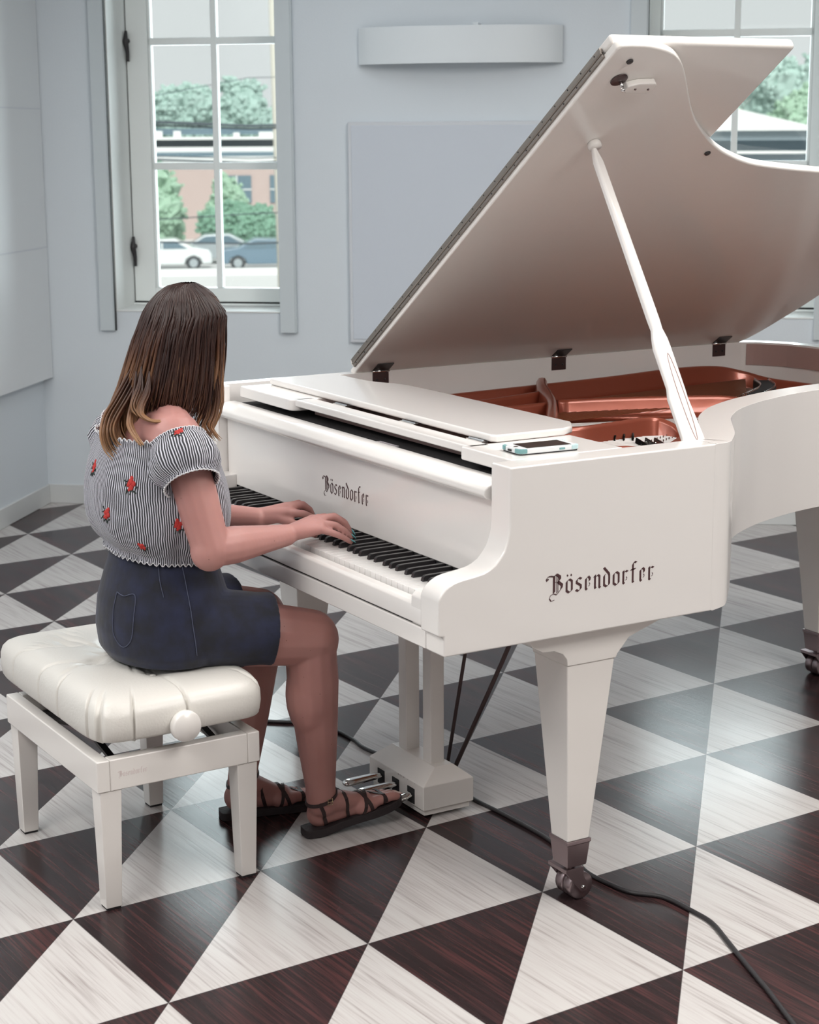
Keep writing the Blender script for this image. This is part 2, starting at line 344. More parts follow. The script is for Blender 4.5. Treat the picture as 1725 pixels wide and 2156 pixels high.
# ------------------------------------------------------------------ blackletter writing (broad-nib strokes)
def glyphs():
    o = [[(0, .85), (0, .15), (.2, 0)], [(0, .85), (.2, 1), (.4, .85), (.4, .15), (.2, 0)]]
    cur = [(.27, .52), (.33, .42), (.30, .30), (.22, .26)]
    G = {'o': (o, .4), 'n': ([[(-.04, .88), (.04, 1), (.04, .08), (.1, 0)], [(.04, .82), (.26, 1), (.38, .88), (.38, .08), (.45, 0)]], .42),
         's': ([[(.40, .9), (.22, 1), (.04, .84), (.04, .64), (.36, .42), (.36, .16), (.18, 0), (-.02, .12)]], .4),
         'e': ([[(.02, .85), (.02, .1), (.1, 0)], [(.02, .82), (.2, 1), (.32, .84), (.30, .66)], cur], .36),
         'r': ([[(-.04, .88), (.04, .98), (.04, .08), (.12, 0)], [(.04, .80), (.22, .97), (.38, .90)], cur], .38),
         'f': ([[(.36, 1.50), (.20, 1.56), (.08, 1.38), (.08, .06), (.14, 0)], [(-.08, .98), (.28, 1.02)]], .34),
         'd': ([[(0, .85), (0, .15), (.2, 0)], [(-.02, 1.46), (.36, .98), (.40, .85), (.40, .15), (.2, 0)], [(0, .85), (.12, .97)]], .42)}
    B = [[(.42, 1.40), (.42, .16)], [(-.10, 1.10), (-.16, 1.28), (-.02, 1.42), (.18, 1.42), (.42, 1.36), (.60, 1.56)],
         [(.60, 1.50), (.86, 1.30), (.86, 1.08), (.72, .94)], [(.72, .94), (1.02, .66), (.98, .40), (.66, .02), (.60, -.02)],
         [(.62, -.02), (.40, .08), (.16, .0), (.06, -.22), (.20, -.44), (.46, -.38)], [(.62, 1.40), (.62, .10)], [(.72, 1.36), (.72, .16)], [(.42, .94), (.78, .94)]]
    G['B'] = (B, 1.05); return G
def writing(name, m, parent, f, length, xh, depth=0.0008, w=0.15):
    G = glyphs(); x = 0; b = MB(); txt = 'Bosendorfer'; adv = .33
    tot = sum(G[c][1] for c in txt)+adv*(len(txt)-1); kx = length/(tot*xh)
    for i, c in enumerate(txt):
        thin = 0.5 if c == 'B' else 1
        for si, st in enumerate(G[c][0]):
            nw = w*(0.30 if (c == 'B' and si in (5, 6, 7)) or (c != 'B' and len(st) == 4 and st[0] == (.27, .52)) else (1.25 if c == 'B' and si in (0, 2, 3) else (0.8 if c == 'B' else 1)))
            nx, ny = nw*0.5, nw*0.42
            if c == 'B' and si == 4: nx *= .6; ny *= .6
            for p, q in zip(st, st[1:]):
                for dd in (0,):
                    quad = [(p[0]-nx, p[1]-ny), (p[0]+nx, p[1]+ny), (q[0]+nx, q[1]+ny), (q[0]-nx, q[1]-ny)]
                    e = V((q[0]-p[0], q[1]-p[1], 0)); nn = V((-e.y, e.x, 0)).normalized()*0.016
                    if abs(nx*e.y-ny*e.x) < 0.02*e.length: quad = [(p[0]-nn.x, p[1]-nn.y), (p[0]+nn.x, p[1]+nn.y), (q[0]+nn.x, q[1]+nn.y), (q[0]-nn.x, q[1]-nn.y)]
                    P = [((x+a)*kx*xh, bb*xh) for a, bb in quad]
                    b.prism(P, lambda a, bb: f(a, bb, 0.0), lambda a, bb: f(a, bb, depth))
        if i == 1:
            for dx in (.06, .34):
                P = [((x+dx+a)*kx*xh, (1.30+bb)*xh) for a, bb in ((-.07, 0), (0, -.10), (.07, 0), (0, .10))]
                b.prism(P, lambda a, bb: f(a, bb, 0.0), lambda a, bb: f(a, bb, depth))
        if i == 0:
            P = [((x-.02+a)*kx*xh, (1.22+bb)*xh) for a, bb in ((-.05, 0), (0, -.07), (.05, 0), (0, .07))]
            b.prism(P, lambda a, bb: f(a, bb, 0.0), lambda a, bb: f(a, bb, depth))
        x += G[c][1]+adv
    return b.build(name, m, parent)

# ------------------------------------------------------------------ grand piano
PIANO = thing('grand_piano', (0, 0.6, 0), 'white lacquered grand piano with its lid propped open and a bronze-coloured plate inside', 'piano')
HW = 0.741; ZT = 1.003; RT = 0.076
curve = spline([(0.741, 0.655, 0), (0.735, 0.694, 0), (0.708, 0.726, 0), (0.646, 0.785, 0), (0.565, 0.848, 0), (0.484, 0.912, 0), (0.430, 0.968, 0), (0.380, 1.032, 0), (0.330, 1.122, 0), (0.298, 1.198, 0), (0.262, 1.310, 0),
                (0.240, 1.420, 0), (0.226, 1.550, 0), (0.205, 1.70, 0), (0.170, 1.84, 0), (0.11, 1.96, 0), (0.02, 2.055, 0), (-0.10, 2.115, 0), (-0.25, 2.145, 0), (-0.40, 2.138, 0), (-0.52, 2.118, 0), (-0.62, 2.085, 0), (-0.695, 2.040, 0), (-0.735, 1.985, 0), (-0.741, 1.92, 0)], 4)
path = [(p.x, p.y) for p in curve]
def offset(pp, d):
    out = []; dfun = d if callable(d) else (lambda i: d)
    for i, (x, y) in enumerate(pp):
        a = V((*pp[max(i-1, 0)], 0)); c = V((*pp[min(i+1, len(pp)-1)], 0)); t_ = (c-a).normalized(); n_ = V((-t_.y, t_.x, 0)); out.append((x+n_.x*dfun(i), y+n_.y*dfun(i)))
    return out
RTB = .042
def rthk(i): x, y = path[i]; return lerp(RT, RTB, max(0, min(1, (-.30-x)/.30)))
inner = offset(path, rthk)
cheek = [(-0.036, .632, .668), (-0.0365, .632, .748), (-0.048, .672, .747), (-0.046, .672, .755), (-0.0405, .672, .764), (-0.032, .650, .772), (-0.0245, .632, .777), (-.012, .632, .783), (.003, .632, .7865), (.037, .632, .7905), (.058, .632, .794), (.071, .632, .7985), (.086, .632, .807), (.099, .632, .8205),
         (.108, .632, .833), (.114, .632, .848), (.119, .632, .866), (.1210, .632, .885), (.1213, .632, .93), (.1216, .632, ZT), (.30, .632, ZT), (.50, .632, ZT)]
def arm_side(sx, yend=.652):
    b = MB()
    poly = [(-0.036, .632), (-0.036, .674), (-0.048, .676), (-0.048, .747)]+[(y, z) for y, zb, z in cheek[3:-2]]+[(yend, ZT), (yend, .632)]
    x0, x1 = (sx*(HW-0.072), sx*HW)
    b.prism(poly, lambda a, c: V((x0, a, c)), lambda a, c: V((x1, a, c))); return b
arm_side(1).build('case_arm', WHITE, PIANO, bevel=0.004, seg=3)
arm_side(-1, .16).build('case_arm', WHITE, PIANO, bevel=0.004, seg=3)
b = MB(); rings = []
def zbot(i, x, y):
    if x < -0.70: return 0.69
    d = {0: .632, 4: .637, 8: .650, 12: .676, 16: .690}
    if i >= 16: return .690
    k = i//4*4; return lerp(d[k], d[k+4], (i-k)/4)
for i, ((x, y), (xi, yi)) in enumerate(zip(path, inner)):
    z = zbot(i, x, y)
    if i == 0:
        for yy, dd in ((.60, .0015), (.6515, .0012)): rings.append([V((HW-dd, yy, z+dd)), V((HW-dd, yy, ZT-dd)), V((HW-RT, yy, ZT-dd)), V((HW-RT, yy, z+dd))])
    rings.append([V((x, y, z)), V((x, y, ZT)), V((xi, yi, ZT)), V((xi, yi, z))])
for yy, zz in ((.72, .69), (.68, .66), (.64, .632), (.164, .632), (.15, .633)):
    dd = .0012 if yy < .163 else 0
    rings.append([V((-HW+dd, yy, zz)), V((-HW+dd, yy, ZT-dd)), V((-HW+RTB, yy, ZT-dd)), V((-HW+RTB, yy, zz))])
b.loft(rings).build('rim', WHITE, PIANO, bevel=0.004, seg=3)
# inner lining of the rim at the tail, in darker veneer
b = MB(); rr = []
tail = [p for p in inner if p[1] > 1.62 and p[0] < 0.16]
ins = offset(tail, 0.003)
rr = [[V((a, c, .93)), V((a, c, .997)), V((a2, c2, .997)), V((a2, c2, .93))] for (a, c), (a2, c2) in zip(tail, ins) if a > -0.695]
b.loft(rr).build('rim_lining', CASEWOOD, PIANO)
# keybed, key slip
MB().box(-HW+.002, HW-.0725, -0.036, .34, .632, .6735).build('keybed', WHITE, PIANO, bevel=0.003)
b = MB(); b.prism([(-.030, .6765), (-.0385, .680), (-.0395, .700), (-.036, .716), (-.030, .7215), (-.008, .7215), (-.008, .6765)], lambda a, c: V((-.668, a, c)), lambda a, c: V((.668, a, c)))
b.build('key_slip', WHITE, PIANO, bevel=0.002)
MB().box(-.66, .66, -.030, .33, .670, .690).build('key_frame', FELT, PIANO)
for sx in (-1, 1):
    b = MB(); pr = [(-.034, .675), (-.0375, .70), (-.036, .735), (-.026, .744), (-.004, .747), (.012, .753), (.030, .762), (.060, .768), (.10, .771), (.147, .772), (.147, .675)]
    xa, xb = (.6125, .669) if sx > 0 else (-.669, -.6125)
    b.prism(pr, lambda a, c: V((xa, a, c)), lambda a, c: V((xb, a, c))); b.build('key_block', WHITE, PIANO, bevel=0.003)
# keys: a real 88-key layout
KW = 1.222/52; X0 = -0.611; ZK = 0.7306
names_ = 'ABCDEFG'
blk = {}
for i in range(52):
    L = names_[i % 7]
    if L in 'ACDFG' and i < 51: blk[i] = {'A': .004, 'C': -.003, 'D': .003, 'F': -.004, 'G': 0}[L]
white_mesh = {}
def white_key(i):
    x0 = X0+i*KW+.0006; x1 = x0+KW-.0012
    nl = .0135 if False else 0
    l = x0; r = x1
    if (i-1) in blk: l = X0+i*KW+blk[i-1]+.0065
    if i in blk: r = X0+(i+1)*KW+blk[i]-.0065
    poly = [(x0, 0), (x1, 0), (x1, .0485), (r, .0485), (r, .147), (l, .147), (l, .0485), (x0, .0485)]
    q = []
    for p in poly:
        if not q or (abs(p[0]-q[-1][0]) > 1e-5 or abs(p[1]-q[-1][1]) > 1e-5): q.append(p)
    return MB().prism(q, lambda a, c: V((a, c, ZK-.022)), lambda a, c: V((a, c, ZK)))
for i in range(52): white_key(i).build('white_key', IVORY, PIANO, bevel=0.0009, seg=2)
pb = None
for i in sorted(blk):
    xc = X0+(i+1)*KW+blk[i]
    if pb is None:
        rg = []
        for y, h, wdt in ((.0495, .001, .0056), (.0515, .0085, .0052), (.056, .0118, .0047), (.070, .0125, .0046), (.147, .0125, .0046)):
            rg.append([V((xc-.0057, y-.001 if h < .002 else y-.0015*0, ZK-.004)), V((xc+.0057, y, ZK-.004)), V((xc+wdt, y, ZK+h)), V((xc-wdt, y, ZK+h))])
        pb = MB().loft(rg).build('black_key', EBONY, PIANO, bevel=0.001, seg=2); px0 = xc
    else:
        c = pb.copy(); COL.objects.link(c); c.location.x = xc-px0
# fallboard (open) with its rounded lip
fb = [(.1460, .742), (.1460, .920), (.128, .922), (.113, .927), (.107, .935), (.109, .945), (.118, .952), (.134, .958), (.152, .962), (.172, .962), (.172, .742)]
fbo = MB().prism(fb, lambda a, c: V((-.6645, a, c)), lambda a, c: V((.6645, a, c))).build('fallboard', WHITE, PIANO, bevel=0.003, seg=3)
writing('lettering', LETTER, fbo, lambda a, c, d: V((-.113+a, .1460-d, .811+c)), .222, .0255, .0006, .13)
writing('lettering', LETTER, PIANO, lambda a, c, d: V((HW+d, .2165+a, .7255+c)), .272, .0285, .0006, .14)
MB().box(-.664, .664, .150, .172, .700, .94).build('name_rail', FELT, PIANO)
MB().box(-.664, .664, .173, .46, .945, .955).build('dark_gap_filler', FELT, PIANO)  # black box standing in for the shaded cavity behind the fallboard
b = MB()
for k in range(9): b.box(.075+k*.010, .0815+k*.010, .1745+k*.0005, .200, .955, .9556)
b.build('paper_label', mat('white_paper', (.75, .70, .74), .7, bump=(40, .05)), PIANO)
MB().box(-HW+.08, HW-.08, .34, .46, .66, .862).build('belly_rail', WHITE_SATIN, PIANO)
# music shelf and sliding desk
b = MB()
def rp(x0, x1, y0, y1, r, cs):                                 # rounded rectangle outline, cs: which corners are round
    out = []
    for (cx, cy, a0), on in zip(((x1-r, y1-r, 0), (x0+r, y1-r, 90), (x0+r, y0+r, 180), (x1-r, y0+r, 270)), cs):
        if on: out += [(cx+r*cos(radians(a0+k*15)), cy+r*sin(radians(a0+k*15))) for k in range(7)]
        else: out.append((x1 if a0 in (0, 270) else x0, y1 if a0 in (0, 90) else y0))
    return out
b.prism([(p[0], p[1]) for p in rp(-.640, -.330, .174, .456, .03, (0, 0, 0, 1))], lambda a, c: V((a, c, .974)), lambda a, c: V((a, c, ZT)))
b.box(.472, .6685, .172, .458, .974, ZT); b.box(-.345, .49, .186, .238, .985, ZT)
b.build('music_shelf', WHITE, PIANO, bevel=0.004, seg=3)
MB().box(-.33, .473, .238, .46, .962, .985).build('music_shelf_bed', CASEWOOD, PIANO)
bk = [(.464, .252), (.478, .262), (.478, .440), (.462, .472), (.408, .508)]+[(p.x, p.y) for p in spline([(.408, .508, 0), (.10, .509, 0), (-.20, .507, 0), (-.33, .500, 0), (-.385, .478, 0), (-.44, .458, 0), (-.56, .453, 0), (-.625, .452, 0)], 5)][1:]+[(-.625, .255), (-.27, .255)]
MB().prism(bk, lambda a, c: V((a, c, 1.0032)), lambda a, c: V((a, c, 1.020))).build('music_desk', WHITE, PIANO, bevel=0.005, seg=3)
for xc in (-.20, .13, .42):
    b = MB(); b.box(xc-.032, xc+.032, .2385, .2545, .9985, 1.0035)
    b.tube([V((xc-.03, .246, 1.0035)), V((xc+.03, .246, 1.0035))], .0028, 8); b.build('desk_hinge', CHROME, PIANO)
# soundboard, plate, strings
ins2 = offset(path, lambda i: rthk(i)-.004)
pl = [(x, y) for x, y in ins2 if y > .60]; poly = [(HW-RT+.004, .48)]+pl+[(-HW+RTB-.004, .48)]
MB().prism(poly, lambda a, c: V((a, c, .845)), lambda a, c: V((a, c, .853))).build('soundboard', SOUND, PIANO)
PLATE = MB()
def web(pts, wd, zb, n=5):                                      # cast web: rounded top, following (x, y, ztop)
    pts = spline(pts, n); rg = []
    for i, p in enumerate(pts):
        t_ = (pts[min(i+1, len(pts)-1)]-pts[max(i-1, 0)]); t_.z = 0; t_.normalize(); q = V((-t_.y, t_.x, 0))
        r_ = []
        for u_, h in ((-1.9, None), (-1.05, -.045), (-.80, -.010), (-.5, -.0015), (0, 0), (.5, -.0015), (.80, -.010), (1.05, -.045), (1.9, None)):
            z = zb if h is None else max(p.z+h, zb+.001); r_.append(V((p.x, p.y, z))+q*u_*wd/2)
        rg.append(r_)
    PLATE.loft(rg)
web([(-.682, .50, .920), (-.682, .85, .924), (-.682, 1.20, .929), (-.682, 1.45, .934), (-.680, 1.68, .942), (-.670, 1.84, .938), (-.640, 1.925, .920), (-.575, 1.975, .902), (-.47, 2.01, .897), (-.33, 2.02, .897), (-.15, 2.0, .895), (0.0, 1.94, .893)], .030, .868)
web([(-.45, .50, .924), (-.485, .72, .928), (-.515, .93, .930), (-.555, 1.12, .932)], .026, .868)
web([(-.40, .52, .920), (-.40, .80, .922), (-.395, 1.02, .925)], .022, .868)
web([(-.19, .50, .920), (-.20, .70, .922), (-.19, .86, .926)], .024, .868)
web([(-.385, 1.03, .930), (-.33, 1.20, .931), (-.25, 1.40, .930), (-.20, 1.50, .926), (-.13, 1.53, .914), (-.04, 1.52, .896), (.08, 1.47, .886)], .026, .868)
web([(-.10, .60, .925), (.02, .78, .930), (.02, .92, .932), (.015, 1.04, .934), (.05, 1.075, .925), (.10, 1.08, .905), (.145, 1.06, .892)], .026, .868)
web([(.22, .56, .925), (.30, .70, .930), (.35, .765, .928), (.385, .775, .915), (.43, .76, .900)], .024, .868)
web([(-.655, 1.16, .950), (-.62, 1.14, .958), (-.56, 1.10, .952), (-.40, 1.02, .935), (-.20, .88, .932), (-.08, .79, .930)], .034, .868)
web([(.15, 1.06, .905), (.22, .98, .912), (.27, .90, .905)], .05, .868)
# plate field with openings left for the strings: flat flange round the treble bend
fl_o = [(x, y) for x, y in ins2 if y > 1.05 and x > -.2]; fl_i = offset(fl_o, .09)
rg = [[V((a, c, .866)), V((a, c, .878)), V((a2, c2, .878)), V((a2, c2, .866))] for (a, c), (a2, c2) in zip(fl_o, fl_i)]
PLATE.loft(rg)
PLATE.box(-.695, .66, .46, .60, .866, .880)
for (x0, y0, x1, y1, r_) in ((-.02, 1.12, -.13, 1.42, .020), (.30, .90, .22, 1.03, .016), (.40, .80, .34, .90, .014), (-.33, 1.05, -.24, 1.20, .008), (-.585, 1.22, -.55, 1.62, .010), (-.08, .83, -.09, 1.02, .008)):
    p0 = V((x0, y0, .884)); p1 = V((x1, y1, .884)); t_ = (p1-p0).normalized(); q = V((-t_.y, t_.x, 0))*r_
    lp = [p0+q, p1+q]+[p1+q*cos(a*pi/6)+t_*r_*sin(a*pi/6) for a in range(1, 6)]+[p1-q, p0-q]+[p0-q*cos(a*pi/6)-t_*r_*sin(a*pi/6) for a in range(1, 6)]+[p0+q]
    PLATE.tube(lp, .0045, 6)
PLATE.build('cast_iron_plate', IRON, PIANO, smooth=True)
b = MB()
for k in range(26):
    u_ = k/25; b.tube([V((lerp(-.47, -.22, u_), .50, .892)), V((lerp(-.60, -.27, u_), lerp(1.90, 1.62, u_), .900))], .0013, 5, cap=False)
b.build('bass_string', COPPER, PIANO, smooth=True, kind='stuff')
b = MB()
for k in range(120):
    u_ = k/119; x0 = lerp(-.38, .62, u_); e = (lerp(-.02, .60, u_), lerp(1.72, .78, u_**.75))
    if e[0] > .12: e = (e[0], max(.60, min(e[1], 1.12-1.45*(e[0]-.22))))
    b.tube([V((x0, .50, .8865)), V((e[0], e[1], .8865))], .0008, 4, cap=False)
b.build('treble_string', STEEL, PIANO, smooth=True, kind='stuff')
def bridge(pts, z0, z1, wd, pins):
    pts = spline([(x, y, 0) for x, y in pts], 6); b = MB(); rg = []
    for i, p in enumerate(pts):
        t_ = (pts[min(i+1, len(pts)-1)]-pts[max(i-1, 0)]).normalized(); q = V((-t_.y, t_.x, 0))*wd/2
        rg.append([p-q+V((0, 0, z0)), p+q+V((0, 0, z0)), p+q+V((0, 0, z1)), p-q+V((0, 0, z1))])
    b.loft(rg); o = b.build('bridge', FELT, PIANO, bevel=.001)
    b = MB(); L = len(pts)-1
    for k in range(pins):
        for sd in (-.42, .42):
            f_ = k/(pins-1)*L; i = min(int(f_), L-1); p = pts[i].lerp(pts[i+1], f_-i); t_ = (pts[i+1]-pts[i]).normalized(); q = V((-t_.y, t_.x, 0))*wd*sd
            b.tube([p+q+V((0, 0, z1-.001)), p+q+V((.0005, 0, z1+.007))], .0017, 5)
    b.build('bridge_pin', CHROME, o, kind='stuff')
bridge([(-.56, 1.93), (-.45, 1.86), (-.36, 1.75), (-.27, 1.60)], .86, .899, .05, 30)
bridge([(-.02, 1.50), (.0, 1.30), (.05, 1.12), (.15, .93), (.31, .76), (.48, .65)], .86, .885, .03, 60)
b = MB()                                                          # damper heads and tuning pins towards the player
for k in range(54):
    x = lerp(-.45, .30, k/53); y = .545+.02*sin(k*.3); b.box(x-.004, x+.004, y, y+.05, .893, .912)
b.build('damper', FELT, PIANO, kind='stuff')
b = MB()
for k in range(150):
    x = lerp(-.50, .60, k/149); y = .50+.012*(k % 3); b.tube([V((x, y, .878)), V((x, y, .905))], .0028, 6)
b.build('tuning_pin', STEEL, PIANO, kind='stuff')
b = MB()
for (x0, y0, x1, y1, n) in ((.10, .93, .27, .86, 26), (-.06, .98, .05, .90, 16)):
    for k in range(n):
        for j in range(3):
            x = lerp(x0, x1, k/n)+.012*j; y = lerp(y0, y1, k/n)+.02*j; b.tube([V((x, y, .876)), V((x, y+.004, .900))], .0026, 5)
b.build('hitch_pin', CHROME, PIANO, kind='stuff')
# lid (raised) in its own frame: w from the hinge, y along the case, n up out of the lid
LA = radians(34.9); LP = V((-.700, 0, 1.0070)); LE = V((cos(LA), 0, sin(LA))); LNn = V((-sin(LA), 0, cos(LA)))
def lf(w_, y, n_): return LP+LE*w_+LNn*n_+V((0, y, 0))
lo = [(-.026, .560), (1.446, .560), (1.455, .570), (1.457, .597)]+[(p.x, p.y) for p in spline([(1.457, .597, 0), (1.455, .647, 0), (1.439, .709, 0), (1.412, .755, 0), (1.367, .801, 0), (1.286, .868, 0), (1.212, .932, 0), (1.154, .994, 0), (1.090, 1.077, 0), (1.043, 1.158, 0), (1.000, 1.265, 0), (.974, 1.397, 0), (.955, 1.536, 0), (.935, 1.68, 0), (.895, 1.83, 0), (.83, 1.95, 0), (.745, 2.035, 0), (.62, 2.095, 0), (.47, 2.118, 0), (.36, 2.105, 0), (.22, 2.070, 0), (.137, 2.040, 0), (.058, 2.010, 0), (-.005, 1.972, 0), (-.026, 1.925, 0)], 4)][1:]
LID = MB().prism(lo, lambda a, c: lf(a, c, 0), lambda a, c: lf(a, c, .021)).build('lid', WHITE_SATIN, PIANO, bevel=0.005, seg=3)
MB().prism(rp(-.018, 1.440, .562, 1.088, .012, (1, 1, 0, 0)), lambda a, c: lf(a, c, .0225), lambda a, c: lf(a, c, .048)).build('lid_flap', WHITE_SATIN, PIANO, bevel=0.009, seg=4)
b = MB()
b.obox(lf, .008, 1.402, .5545, .5605, .0115, .0195)
b.obox(lf, .008, 1.402, .5535, .5605, .0255, .0365)
b.tube([lf(.008, .5545, .0225), lf(1.402, .5545, .0225)], .0032, 8)
ph = b.build('piano_hinge', GREYMET, LID, bevel=0.0008)
b = MB()
for k in range(46): b.ball(lf(.028+k*.030, .5535 if k % 2 else .5542, .031 if k % 2 else .0155), .0019, 8, 5)
b.build('hinge_screw', BLACKMET, LID, kind='stuff')
def disc(c, ax, r, h, m, name, parent, n=24):
    return MB().lathe([(.0005, 0), (r*.92, 0), (r, h*.25), (r, h*.7), (r*.9, h), (.0005, h)], c, ax, n).build(name, m, parent, smooth=True)
dn = -LNn
disc(lf(1.406, .619, 0), dn, .008, .004, BLACKMET, 'lid_buffer', LID); disc(lf(1.052, 1.086, 0), dn, .008, .004, BLACKMET, 'lid_buffer', LID)
lk = disc(lf(1.341, .631, 0), dn, .0205, .004, DARKMET, 'lid_lock', LID)
MB().tube([lf(1.337, .637, -.002), lf(1.330, .641, -.020)], .004, 8).ball(lf(1.330, .641, -.021), .0048, 8, 6).build('lock_pin', CHROME, lk, smooth=True)
b = MB(); b.prism([(1.310, .662), (1.318, .653), (1.334, .653), (1.346, .680), (1.348, .724), (1.342, .731), (1.316, .731), (1.310, .724)], lambda a, c: lf(a, c, 0), lambda a, c: lf(a, c, -.016))
cb = b.build('prop_block', WHITE_SATIN, LID, bevel=.003)
for yy in (.678, .714): MB().ball(lf(1.328, yy, -.0165), .003, 8, 6).build('screw', DARKMET, cb)
disc(lf(1.100, .709, 0), dn, .017, .016, WHITE_SATIN, 'prop_socket', LID)
# lid prop
top = lf(1.094, .708, -.014); bot = V((.690, .645, .972)); ax = (top-bot).normalized(); L = (top-bot).length
side = V((0, 1, 0)); side = (side-ax*side.dot(ax)).normalized(); oth = ax.cross(side)
b = MB(); rg = []
for t_, wd, th, sh in ((0, .060, .016, 0), (.06, .058, .016, 0), (.17, .052, .016, -.004), (.205, .046, .016, 0), (.33, .046, .017, .0), (.36, .040, .017, .002), (.39, .028, .017, .003), (.42, .029, .020, .003), (.95, .025, .019, 0), (.985, .016, .014, 0), (1.0, .012, .012, 0)):
    c = bot+ax*L*t_+side*sh; hw_, ht = wd/2, th/2; ch = min(hw_, ht)*.45
    rg.append([c+side*a+oth*e for a, e in ((-hw_+ch, -ht), (hw_-ch, -ht), (hw_, -ht+ch), (hw_, ht-ch), (hw_-ch, ht), (-hw_+ch, ht), (-hw_, ht-ch), (-hw_, -ht+ch))])
pr_ = b.loft(rg).build('lid_prop', WHITE, PIANO, bevel=.002)
b = MB(); lp = []
for k in range(24):
    a = 2*pi*k/24; lp.append(bot+ax*L*(.175+.135*sin(a))+side*(.004+.008*cos(a))-oth*.0086*1)
lp.append(lp[0]); b.tube(lp, .0009, 5); b.build('prop_groove', CASEWOOD, pr_)
# lid hinges on the bass side
for yc in (.640, 1.254, 1.873):
    h = MB().box(-.7005, -.697, yc-.026, yc+.026, .964, 1.002).build('lid_hinge', DARKMET, PIANO, bevel=.0012)
    b = MB(); b.tube([V((-.6975, yc-.027, 1.004)), V((-.6975, yc+.027, 1.004))], .0038, 10); b.build('hinge_knuckle', CHROME, h, smooth=True)
    MB().obox(lf, .002, .040, yc-.026, yc+.026, -.0030, -.0003).build('hinge_leaf', BLACKMET, h)
    b = MB()
    for dy in (-.013, .013): b.ball((-.6965, yc+dy, .980), .0035, 8, 5)
    b.build('hinge_screw', BLACKMET, h)
# legs
def leg(cx, cy, zt, name='leg', flip=False):
    lg = MB(); rg = []
    for z, hx, hy, ox, oy in ((.150, .0315, .0285, 0, 0), (.552, .0625, .0625, -.030, .026)):
        rg.append([V((cx+ox+a*hx, cy+oy+e*hy, z)) for a, e in ((-1, -1), (1, -1), (1, 1), (-1, 1))])
    lo_ = lg.loft(rg).build(name, WHITE_SATIN, PIANO, bevel=.003)
    b = MB(); yl = cy+.026
    prof = [(yl-.155, zt), (yl-.160, zt-.012), (yl-.153, zt-.024), (yl-.128, zt-.038), (yl-.098, zt-.040), (yl-.076, zt-.050), (yl-.0655, zt-.064), (yl-.064, .5535), (yl-.064, .5515), (yl+.064, .5515), (yl+.068, .560), (yl+.098, zt-.038), (yl+.128, zt-.028), (yl+.185, zt-.010), (yl+.190, zt)]
    prof = [(a, max(c, .5515)) for a, c in prof]
    b.prism(prof, lambda a, c: V((cx-.030-.0655, a, c)), lambda a, c: V((cx-.030+.0655, a, c)))
    b.build('leg_bracket', WHITE_SATIN, lo_, bevel=.0025)
    f_ = MB().loft([[V((cx+a*h, cy+e*h*.93, z)) for a, e in ((-1, -1), (1, -1), (1, 1), (-1, 1))] for z, h in ((.088, .0265), (.092, .0275), (.142, .0325), (.1425, .0345), (.151, .0348))]).build('ferrule', BRASSM, lo_, bevel=.0012)
    cs = MB(); cs.tube([(cx, cy, .088), (cx, cy, .078)], .012, 12)
    cs.box(cx-.051, cx+.018, cy-.022, cy+.026, .070, .079)
    for sx in (-.051, .014):
        cs.prism([(cy-.022, .072), (cy+.026, .072), (cy+.026, .058), (cy+.040, .034), (cy+.034, .022), (cy+.022, .020), (cy+.012, .030)], lambda a, c: V((cx+sx, a, c)), lambda a, c: V((cx+sx+.004, a, c)))
    cs.build('castor_fork', BRASSM, lo_, bevel=.001)
    wh = MB()
    for xa, xb in ((-.046, -.018), (-.016, .012)):
        wh.lathe([(.004, 0), (.024, 0), (.0255, .001), (.030, .001), (.0315, .003), (.0315, xb-xa-.003), (.030, xb-xa-.001), (.0255, xb-xa-.001), (.024, xb-xa), (.004, xb-xa)], (cx+xa, cy+.024, .0318), (1, 0, 0), 28)
    wh.build('castor_wheel', BRASSM, lo_, smooth=True)
    MB().tube([(cx-.054, cy+.024, .0318), (cx+.022, cy+.024, .0318)], .0045, 10).build('castor_axle', CHROME, lo_, smooth=True)
    return lo_
leg(.667, .333, .630); leg(-.605, .333, .630); leg(-.288, 1.955, .688)
# pedal lyre
LX = -.030
b = MB(); b.loft([[V((a, c, z)) for a, c in ((x0, y0), (x1, y0), (x1, y1), (x0, y1))] for z, x0, x1, y0, y1 in ((.026, -.166, .106, .294, .440), (.088, -.166, .106, .294, .440), (.122, -.135, .075, .345, .398))])
LY = b.build('lyre_box', WHITE_SATIN, PIANO, bevel=.002)
MB().box(-.158, .098, .301, .433, .010, .0255).build('lyre_base', WHITE_SATIN, LY, bevel=.0015)
for xc in (-.090, .030):
    MB().box(xc-.0195, xc+.0195, .350, .389, .100, .632).build('lyre_post', WHITE_SATIN, LY, bevel=.002)
for xc in (-.104, -.030, .046):
    MB().box(xc-.018, xc+.018, .2925, .30, .030, .071).build('pedal_slot', FELT, LY, bevel=.002)
    rg = []
    for y, hw_, z, th in ((.184, .006, .052, .004), (.187, .013, .052, .007), (.194, .0185, .053, .009), (.210, .019, .054, .009), (.240, .0165, .055, .009), (.27, .015, .056, .008), (.305, .015, .057, .008)):
        z -= (.024 if xc > 0 else 0)*(.305-y)/.12
        rg.append([V((xc+a*hw_, y, z+e*th)) for a, e in ((-1, -.3), (-.6, -1), (.6, -1), (1, -.3), (1, .2), (.6, .9), (-.6, .9), (-1, .2))])
    MB().loft(rg).build('pedal', CHROME, LY, smooth=True, sub=1)
b = MB(); b.tube([V((-.012, .436, .085)), V((-.030, .50, .36)), V((-.055, .56, .632))], .0048, 10); b.build('lyre_stay', DARKMET, LY, smooth=True)
b = MB(); b.tube([V((.022, .436, .085)), V((.055, .56, .36)), V((.085, .69, .66))], .0058, 10); b.build('lyre_stay', DARKMET, LY, smooth=True)
